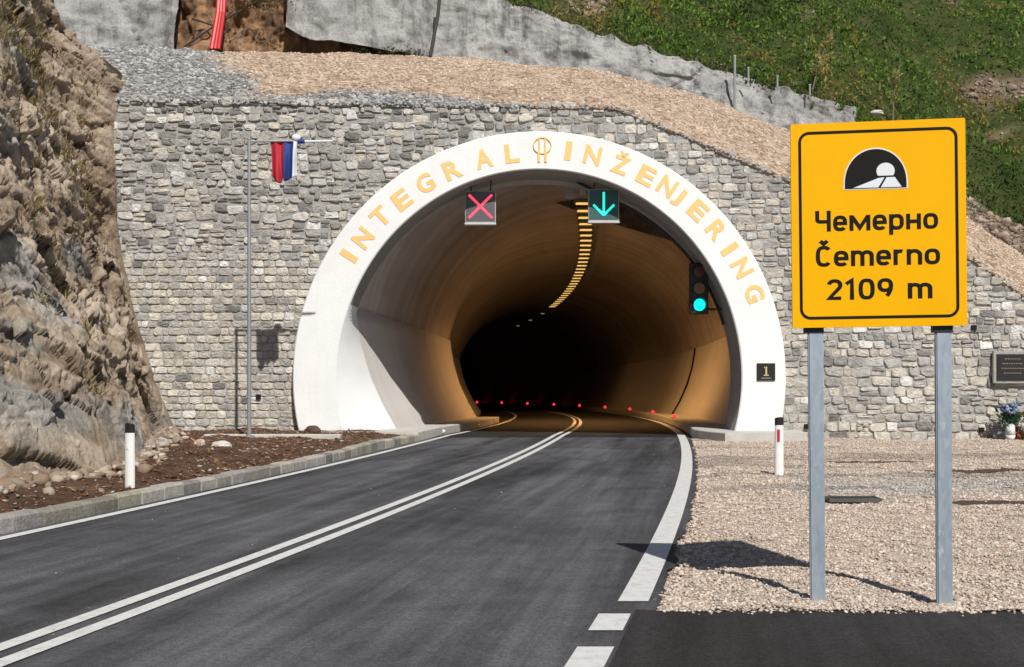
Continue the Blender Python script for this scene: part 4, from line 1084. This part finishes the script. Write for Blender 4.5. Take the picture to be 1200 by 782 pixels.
for s, x_b, x_t in ((-1, -.405, -.435), (1, .462, .445)):
    bm = bmesh.new(); vs = add_box(bm, (0, 0, 0), (.105, .06, 3.35))
    for v in vs: 
        v.co.x += x_t+(x_b-x_t)*(.5-(v.co.z/3.35)); v.co.z += 1.675-.05; v.co.y += .062
    bmesh.ops.bevel(bm, geom=list(bm.edges), offset=.008, segments=2, affect='EDGES')
    pb = bm_obj('post', bm, M['galv'], sign)
    xm = x_t
    box('clamp', (xm, .064, 1.955), (.135, .075, .05), M['steel_dark'], sign, .004)
    bm = bmesh.new(); bmesh.ops.create_icosphere(bm, subdivisions=3, radius=1)
    for v in bm.verts: v.co = Vector((v.co.x*.14+x_b, v.co.y*.12+.06, v.co.z*.04-.005))
    bm_obj('footing', bm, M['gravel'], sign, True)

# ------------------------------------------------------------------ delineator posts
def delineator(px, D, z, h, w, label, red):
    x = (px-600)/F*D; t = empty('delineator_post', (x, D, z), (0, 0, R(8 if red else -20))); tag(t, label, 'delineator', 'white delineator posts')
    bm = bmesh.new()
    prof = [(w*.5*math.cos(a), .055*math.sin(a)*(1.0 if math.sin(a) < 0 else .55)) for a in np.linspace(0, 2*math.pi, 15)[:-1]]
    def pr(n_, z0, z1, mat, sc0=1, sc1=1, slope=0):
        n = len(prof); b = bmesh.new()
        v0 = [b.verts.new((x_*sc0, y_*sc0, z0)) for x_, y_ in prof]; v1 = [b.verts.new((x_*sc1, y_*sc1, z1+slope*y_)) for x_, y_ in prof]
        b.faces.new(v0[::-1]); b.faces.new(v1)
        for i in range(n): b.faces.new((v0[i], v0[(i+1) % n], v1[(i+1) % n], v1[i]))
        return bm_obj(n_, b, mat, t)
    pr('post', -.1, h-.11, M['post_white'], 1.05, 1.0); pr('cap', h-.11, h, M['black'], 1.03, 1.0, -.4)
    if red: box('reflector', (-.028, -.053, h-.28), (.042, .018, .20), M['reflector_red'], t, .004)
    else: box('reflector', (.0, -.058, h-.30), (.03, .01, .05), M['post_white'], t, .002)
    bm.free()
delineator(152.5, 15.4, .17, .83, .145, 'white delineator post with black top on soil before the rock', False)
delineator(913, 18.9, .0, .965, .15, 'white delineator post with red reflector standing in the gravel', True)

# ------------------------------------------------------------------ flag pole and flag
pD = 26.9; fx = (292-600)/F*pD; fz = float(soil_z(fx, pD)[0])
fpz = CAMZ+(HY-165)/F*pD
pole = empty('flagpole', (fx, pD, fz)); tag(pole, 'tall thin grey pole with a side arm before the stone wall', 'flagpole')
bm = bmesh.new(); add_cyl(bm, (0, 0, -.1), (0, 0, fpz-fz), .052, .038, 14); bm_obj('mast', bm, M['pole'], pole, False)
bm = bmesh.new(); add_cyl(bm, (0, 0, .0), (0, 0, .05), .13, .13, 16); bm_obj('base_plate', bm, M['pole'], pole)
bm = bmesh.new(); add_cyl(bm, (-.06, 0, fpz-fz-.02), (2.05, 0, fpz-fz+.0), .026, .020, 10); bm_obj('arm', bm, M['pole'], pole)
bm = bmesh.new(); bmesh.ops.create_uvsphere(bm, u_segments=10, v_segments=8, radius=.04, matrix=Matrix.Translation((0, 0, fpz-fz+.03))); bm_obj('finial', bm, M['pole'], pole, True)
nu, nv = 60, 26; V = []; mats = []
for i in range(nu):
    u = i/(nu-1)
    for j in range(nv):
        v = j/(nv-1)
        sq = 1-.18*v
        if u < .46: xx = .50+.30*(u/.46); 
        elif u < .80: xx = .80+.24*((u-.46)/.34)
        else: xx = 1.04+.07*((u-.80)/.20)
        drop = .98*(1-.0*u)-.10*abs(math.sin((u-.23)*math.pi/.46*1.0)) if u < .46 else .92-.12*((u-.46)/.54)
        if u < .46: drop = .80+.18*math.sin(min(1, u/.46)*math.pi)
        cxv = .83
        V.append((cxv+(xx-cxv)*(1-.10*v)+.03*v*math.sin(u*7), .06*math.sin(u*19+1.2)*(.3+.7*v)+.03*math.sin(v*5+u*4), -drop*v))
ff = grid_faces(nu, nv)
flg = mesh('flag', V, ff, [M['red_cloth'], M['blue_cloth'], M['white_cloth']], None, True)
for p_ in flg.data.polygons:
    u = (p_.index//(nv-1))/(nu-1); p_.material_index = 0 if u < .46 else (1 if u < .80 else 2)
flg.location = (fx, pD, fpz-.02); sm_ = flg.modifiers.new('thickness', 'SOLIDIFY'); sm_.thickness = .006
tag(flg, 'red blue and white flag hanging in folds from the pole arm', 'flag')
bm = bmesh.new(); add_cyl(bm, (1.14, 0, -.0), (1.30, 0, .0), .055, .05, 10); kn = bm_obj('tie', bm, M['blue_cloth'], flg)
bm = bmesh.new(); add_cyl(bm, (1.30, 0, -.0), (1.95, 0, .01), .032, .026, 10); bm_obj('wrap', bm, M['white_cloth'], flg)
bm = bmesh.new(); bmesh.ops.create_icosphere(bm, subdivisions=2, radius=.1)
for v in bm.verts: v.co = Vector((v.co.x*1.1+1.10, v.co.y*.6, v.co.z*.9+.09))
bm_obj('bunched_cloth', bm, M['white_cloth'], flg, True)

# ------------------------------------------------------------------ signals in the tunnel mouth
glow_red = emit('glow_red', (1.0, .05, .10), 1.6); glow_green = emit('glow_green', (.02, .78, .62), 1.1); glow_cyan = emit('glow_cyan', (.0, .85, .66), 1.5)
def lane_signal(px, py, D, label, kind):
    x, y, z = P(px, py, D); t = empty('lane_signal', (x, y, z)); tag(t, label, 'lane signal', 'lane control signals')
    hw = .415; box('housing', (0, .09, 0), (2*hw, .18, .88), M['grey_case'], t, .012)
    box('face', (0, -.008, .02), (2*hw-.05, .016, .79), simple('signal_face', (.10, .10, .105) if kind == 'x' else (.03, .10, .10), .5), t)
    bm = bmesh.new()
    def bar(a, b, w=.062):
        a = Vector((a[0], -.022, a[1])); b = Vector((b[0], -.022, b[1])); d = b-a; an = math.atan2(d.z, d.x)
        add_box(bm, (a+b)/2, (d.length, .010, w), Matrix.Rotation(-an, 3, 'Y'))
    if kind == 'x': bar((-.31, -.29), (.31, .33)); bar((-.31, .33), (-.02, .04)); bar((.02, 0), (.31, -.29))
    else: bar((0, .36), (0, -.24), .065); bar((-.28, .02), (-.0, -.26)); bar((.28, .02), (.0, -.26))
    bm_obj('symbol', bm, glow_red if kind == 'x' else glow_green, t)
    for s in (-1, 1):
        bm = bmesh.new(); add_cyl(bm, (s*.26, .09, .43), (s*.26+.05, .12, .43+(.62 if kind == 'x' else .5)), .018, .018, 8); bm_obj('hanger', bm, M['steel_dark'], t)
    box('bottom_trim', (0, .06, -.455), (2*hw+.02, .26, .03), M['light_metal'], t)
lane_signal(563, 243, 30.98, 'square lane signal showing a red cross under the arch', 'x')
lane_signal(707.5, 241, 30.98, 'square lane signal showing a green downward arrow under the arch', 'arrow')

x, y, z = P(819.5, 338, 31.3)
tr = empty('traffic_light', (x, y, z)); tag(tr, 'black three lens traffic light with green lit on right of the tunnel', 'traffic light')
box('housing', (0, .12, 0), (.50, .24, 1.40), M['black'], tr, .03)
for k_, (zc, mt) in enumerate(((.45, simple('lens_red_off', (.09, .02, .02), .3)), (.0, simple('lens_amber_off', (.22, .10, .03), .3)), (-.45, glow_cyan))):
    bm = bmesh.new(); add_cyl(bm, (0, -.03, zc), (0, .005, zc), .155, .165, 24); bm_obj('lens', bm, mt, tr)
    V = []; Fc = []
    for i in range(15):
        a = R(-35+250*i/14)
        for (rr, yy) in ((.185, 0), (.185, -.22+.09*(1-math.sin(a))), (.17, -.22+.09*(1-math.sin(a))), (.17, 0)): V.append((rr*math.cos(a), yy, zc+rr*math.sin(a)))
        if i:
            for q in range(4): Fc.append((4*i-4+q, 4*i-4+(q+1) % 4, 4*i+(q+1) % 4, 4*i+q))
    mesh('visor', V, Fc, M['black'], tr)
bm = bmesh.new(); add_cyl(bm, (.2, .14, -.56), (.95, .14, -.56), .03, .03, 8); bm_obj('bracket', bm, M['steel_dark'], tr); bm = bmesh.new(); add_cyl(bm, (.2, .14, .5), (.62, .14, .5), .03, .03, 8); bm_obj('bracket', bm, M['steel_dark'], tr)

# conduit along the inside of the arch
bm = bmesh.new()
pts_ = [P(676, 213, 31.6)]+[(ccx+5.27*math.cos(a), 31.5, ccz+5.27*math.sin(a)) for a in np.linspace(R(66), R(16), 26)]
add_tube(bm, pts_, .04, 8); tag(bm_obj('cable_conduit', bm, M['steel_dark']), 'dark cable conduit following the inside of the arch on the right', 'conduit')
x, y, z = P(668, 218, 33.0)
bx = empty('junction_box', (x, y, z)); tag(bx, 'grey junction box with a pale lid at the start of the ceiling lamps', 'junction box')
box('case', (.02, .1, -.12), (.26, .3, .44), M['grey_case'], bx, .01); box('lid', (0, .05, .20), (.38, .4, .10), M['post_white'], bx, .01); box('relay', (.36, .1, -.06), (.18, .25, .36), M['light_metal'], bx, .01)
bm = bmesh.new(); add_cyl(bm, (.0, .15, .2), (0, .2, 1.2), .02, .02, 6); bm_obj('hanger', bm, M['steel_dark'], bx)

# ceiling lamps
lamp_mat = emit('lamp_sodium', (1.0, .60, .16), 1.0)
lamp_dim = emit('lamp_far', (.85, .80, .65), .35)
case = simple('lamp_case', (.22, .20, .17), .6)
def lampz(D): return float(zf(D))+7.92
first = None
OFF = .35
bm = bmesh.new(); add_box(bm, (0, 0, .06), (.62, .36, .12)); lh = bm; 
root = empty('ceiling_lamp', (0, 0, 0)); tag(root, 'lit amber ceiling lamp in the curving row along the tunnel crown', 'ceiling lamp', 'amber lamps along the tunnel ceiling')
h_ = bm_obj('lamp_case', bm, case, root, False, .01)
bm = bmesh.new(); add_box(bm, (0, -.03, -.012), (.48, .34, .03)); t_o = bm_obj('lamp_tube', bm, lamp_mat, root)
for i in range(30):
    D = 40.6+1.6*i
    if i == 0: o = root
    else:
        o = root.copy(); col.objects.link(o)
        for ch in (h_, t_o):
            c = ch.copy(); c.parent = o; col.objects.link(c)
    o.location = (float(cx(D))+OFF, D, lampz(D))
    if i % 3 == 1 and i > 3:
        L = bpy.data.lights.new('lamp_light', 'AREA'); L.shape = 'RECTANGLE'; L.size = .5; L.size_y = .9; L.energy = {4: 300, 7: 270, 10: 150, 13: 70}.get(i, 20); L.color = (1, .50, .17); L.spread = R(125)
        lo = bpy.data.objects.new('lamp_light', L); col.objects.link(lo); lo.location = (float(cx(D))+OFF, D, lampz(D)-.08)
for i in range(3):
    D = 94+8*i
    if i == 0:
        root2 = empty('ceiling_lamp'); tag(root2, 'faint whitish ceiling lamp far inside the dark tunnel bend', 'ceiling lamp', 'far lamps in the dark bend')
        bm = bmesh.new(); add_box(bm, (0, 0, .04), (.4, .25, .1)); a_ = bm_obj('lamp_case', bm, case, root2)
        bm = bmesh.new(); add_box(bm, (0, 0, -.03), (.3, .2, .03)); b_ = bm_obj('lamp_tube', bm, lamp_dim, root2); o = root2
    else:
        o = root2.copy(); col.objects.link(o)
        for ch in (a_, b_): c = ch.copy(); c.parent = o; col.objects.link(c)
    o.location = (float(cx(D))+OFF, D, lampz(D))
Dt = np.arange(36.5, 84, 1.0); V = []; Fc = []; m = len(Dt)                  # cable tray beside the lamps
for (ox, oz) in ((.50, .0), (.86, .0), (.86, .14), (.50, .14)):
    V += [(float(cx(d))+OFF+ox, d, lampz(d)+.18+oz) for d in Dt]
for q in range(4):
    for i in range(m-1): Fc.append((q*m+i, q*m+i+1, ((q+1) % 4)*m+i+1, ((q+1) % 4)*m+i))
Fc += [(0, m, 2*m, 3*m)]
tag(mesh('cable_tray', V, Fc, M['grey_case']), 'pale cable tray running beside the amber ceiling lamps', 'cable tray')

# red marker lights on the right kerb, pale ones on the left
bm = bmesh.new(); add_box(bm, (0, 0, .03), (.16, .14, .06))
r3 = empty('marker_light'); tag(r3, 'small glowing red marker on right kerb in the row round the bend', 'marker light', 'red markers along the right kerb')
ca = bm_obj('marker_base', bm, M['steel_dark'], r3, False, .01); bm = bmesh.new()
bmesh.ops.create_icosphere(bm, subdivisions=2, radius=.085, matrix=Matrix.Translation((0, -.05, .10))); cb_ = bm_obj('marker_lens', bm, emit('marker_red', (1.0, .02, .05), 2.2), r3, True)
mD = np.linspace(36, 180, 3000); mpx = (cx(mD)+3.93)/mD*F+600; kmx = int(np.argmax(mpx))
for i, want in enumerate((790, 765, 738, 709, 679, 649, 618, 588, 559)):
    o = r3 if i == 0 else r3.copy()
    D = float(np.interp(-want, -mpx[kmx:], mD[kmx:]))
    if i:
        col.objects.link(o)
        for ch in (ca, cb_): c = ch.copy(); c.parent = o; col.objects.link(c)
    o.location = (float(cx(D))+3.93, D, float(zf(D))+.25); s = .75+.009*(D-39); o.scale = (s, s, s)
for i, D in enumerate((33.5, 41, 47)):
    bm = bmesh.new(); add_box(bm, (0, 0, 0), (.03, .10, .09)); bmesh.ops.create_icosphere(bm, subdivisions=1, radius=.045, matrix=Matrix.Translation((.02, 0, 0)))
    o = bm_obj('kerb_reflector', bm, simple('reflector_white', (.8, .8, .78), .3)); o.location = (float(cx(D))-3.40, D, float(zf(D))+.11)
    tag(o, ('white reflector on the left kerb nearest the tunnel mouth', 'white reflector on the left kerb between the other two', 'white reflector on the left kerb deepest in the tunnel')[i], 'reflector', 'white reflectors on the left kerb')

# ------------------------------------------------------------------ flowers left at the wall foot
x, y, z = P(1184, 487, 30.2); fz0 = .02
fv = empty('flower_vase', (x, y, fz0)); tag(fv, 'white vase of blue flowers at the wall foot under the plaque', 'flower vase')
bm = bmesh.new(); add_cyl(bm, (0, 0, 0), (0, 0, .12), .09, .13, 14); add_cyl(bm, (0, 0, .12), (0, 0, .42), .13, .10, 14); bm_obj('vase', bm, M['post_white'], fv, True)
q = rng.normal(0, 1, (260, 3))*np.array([.13, .12, .10])+np.array([0, 0, .55]); o = leaf_cloud('foliage', q, rng.uniform(.08, .18, 260), pick([(.03, .09, .04), (.05, .12, .06)], 260, .2), M['leaf'], .4, None, .4); o.parent = fv
q = rng.normal(0, 1, (70, 3)).clip(-1.8, 1.8)*np.array([.13, .09, .07])+np.array([-.03, -.04, .82]); o = stones_cloud('flowers', q, rng.uniform(.03, .06, 70), pick([(.12, .18, .32), (.26, .32, .42), (.10, .14, .26)], 70), M['pebble'], .9, None); o.parent = fv
x, y, z = P(1200, 482, 30.2)
wr = empty('wreath', (x, 30.25, fz0)); tag(wr, 'brown and orange wreath propped on the wall foot right of the vase', 'wreath')
n_ = 420; a = rng.uniform(0, 6.28, n_); q = np.stack([.27*np.cos(a), .10+.0*a, .36+.27*np.sin(a)], 1)+rng.normal(0, .05, (n_, 3)); o = leaf_cloud('foliage', q, rng.uniform(.07, .16, n_), pick([(.12, .07, .03), (.07, .06, .03), (.20, .09, .03)], n_, .2), M['leaf'], .2, None, .45); o.parent = wr
a = rng.uniform(0, 6.28, 26); q = np.stack([.27*np.cos(a), .03+0*a, .36+.27*np.sin(a)], 1)+rng.normal(0, .012, (26, 3)); o = stones_cloud('flowers', q, rng.uniform(.03, .05, 26), pick([(.55, .22, .05), (.45, .10, .05)], 26), M['pebble'], .9, None); o.parent = wr
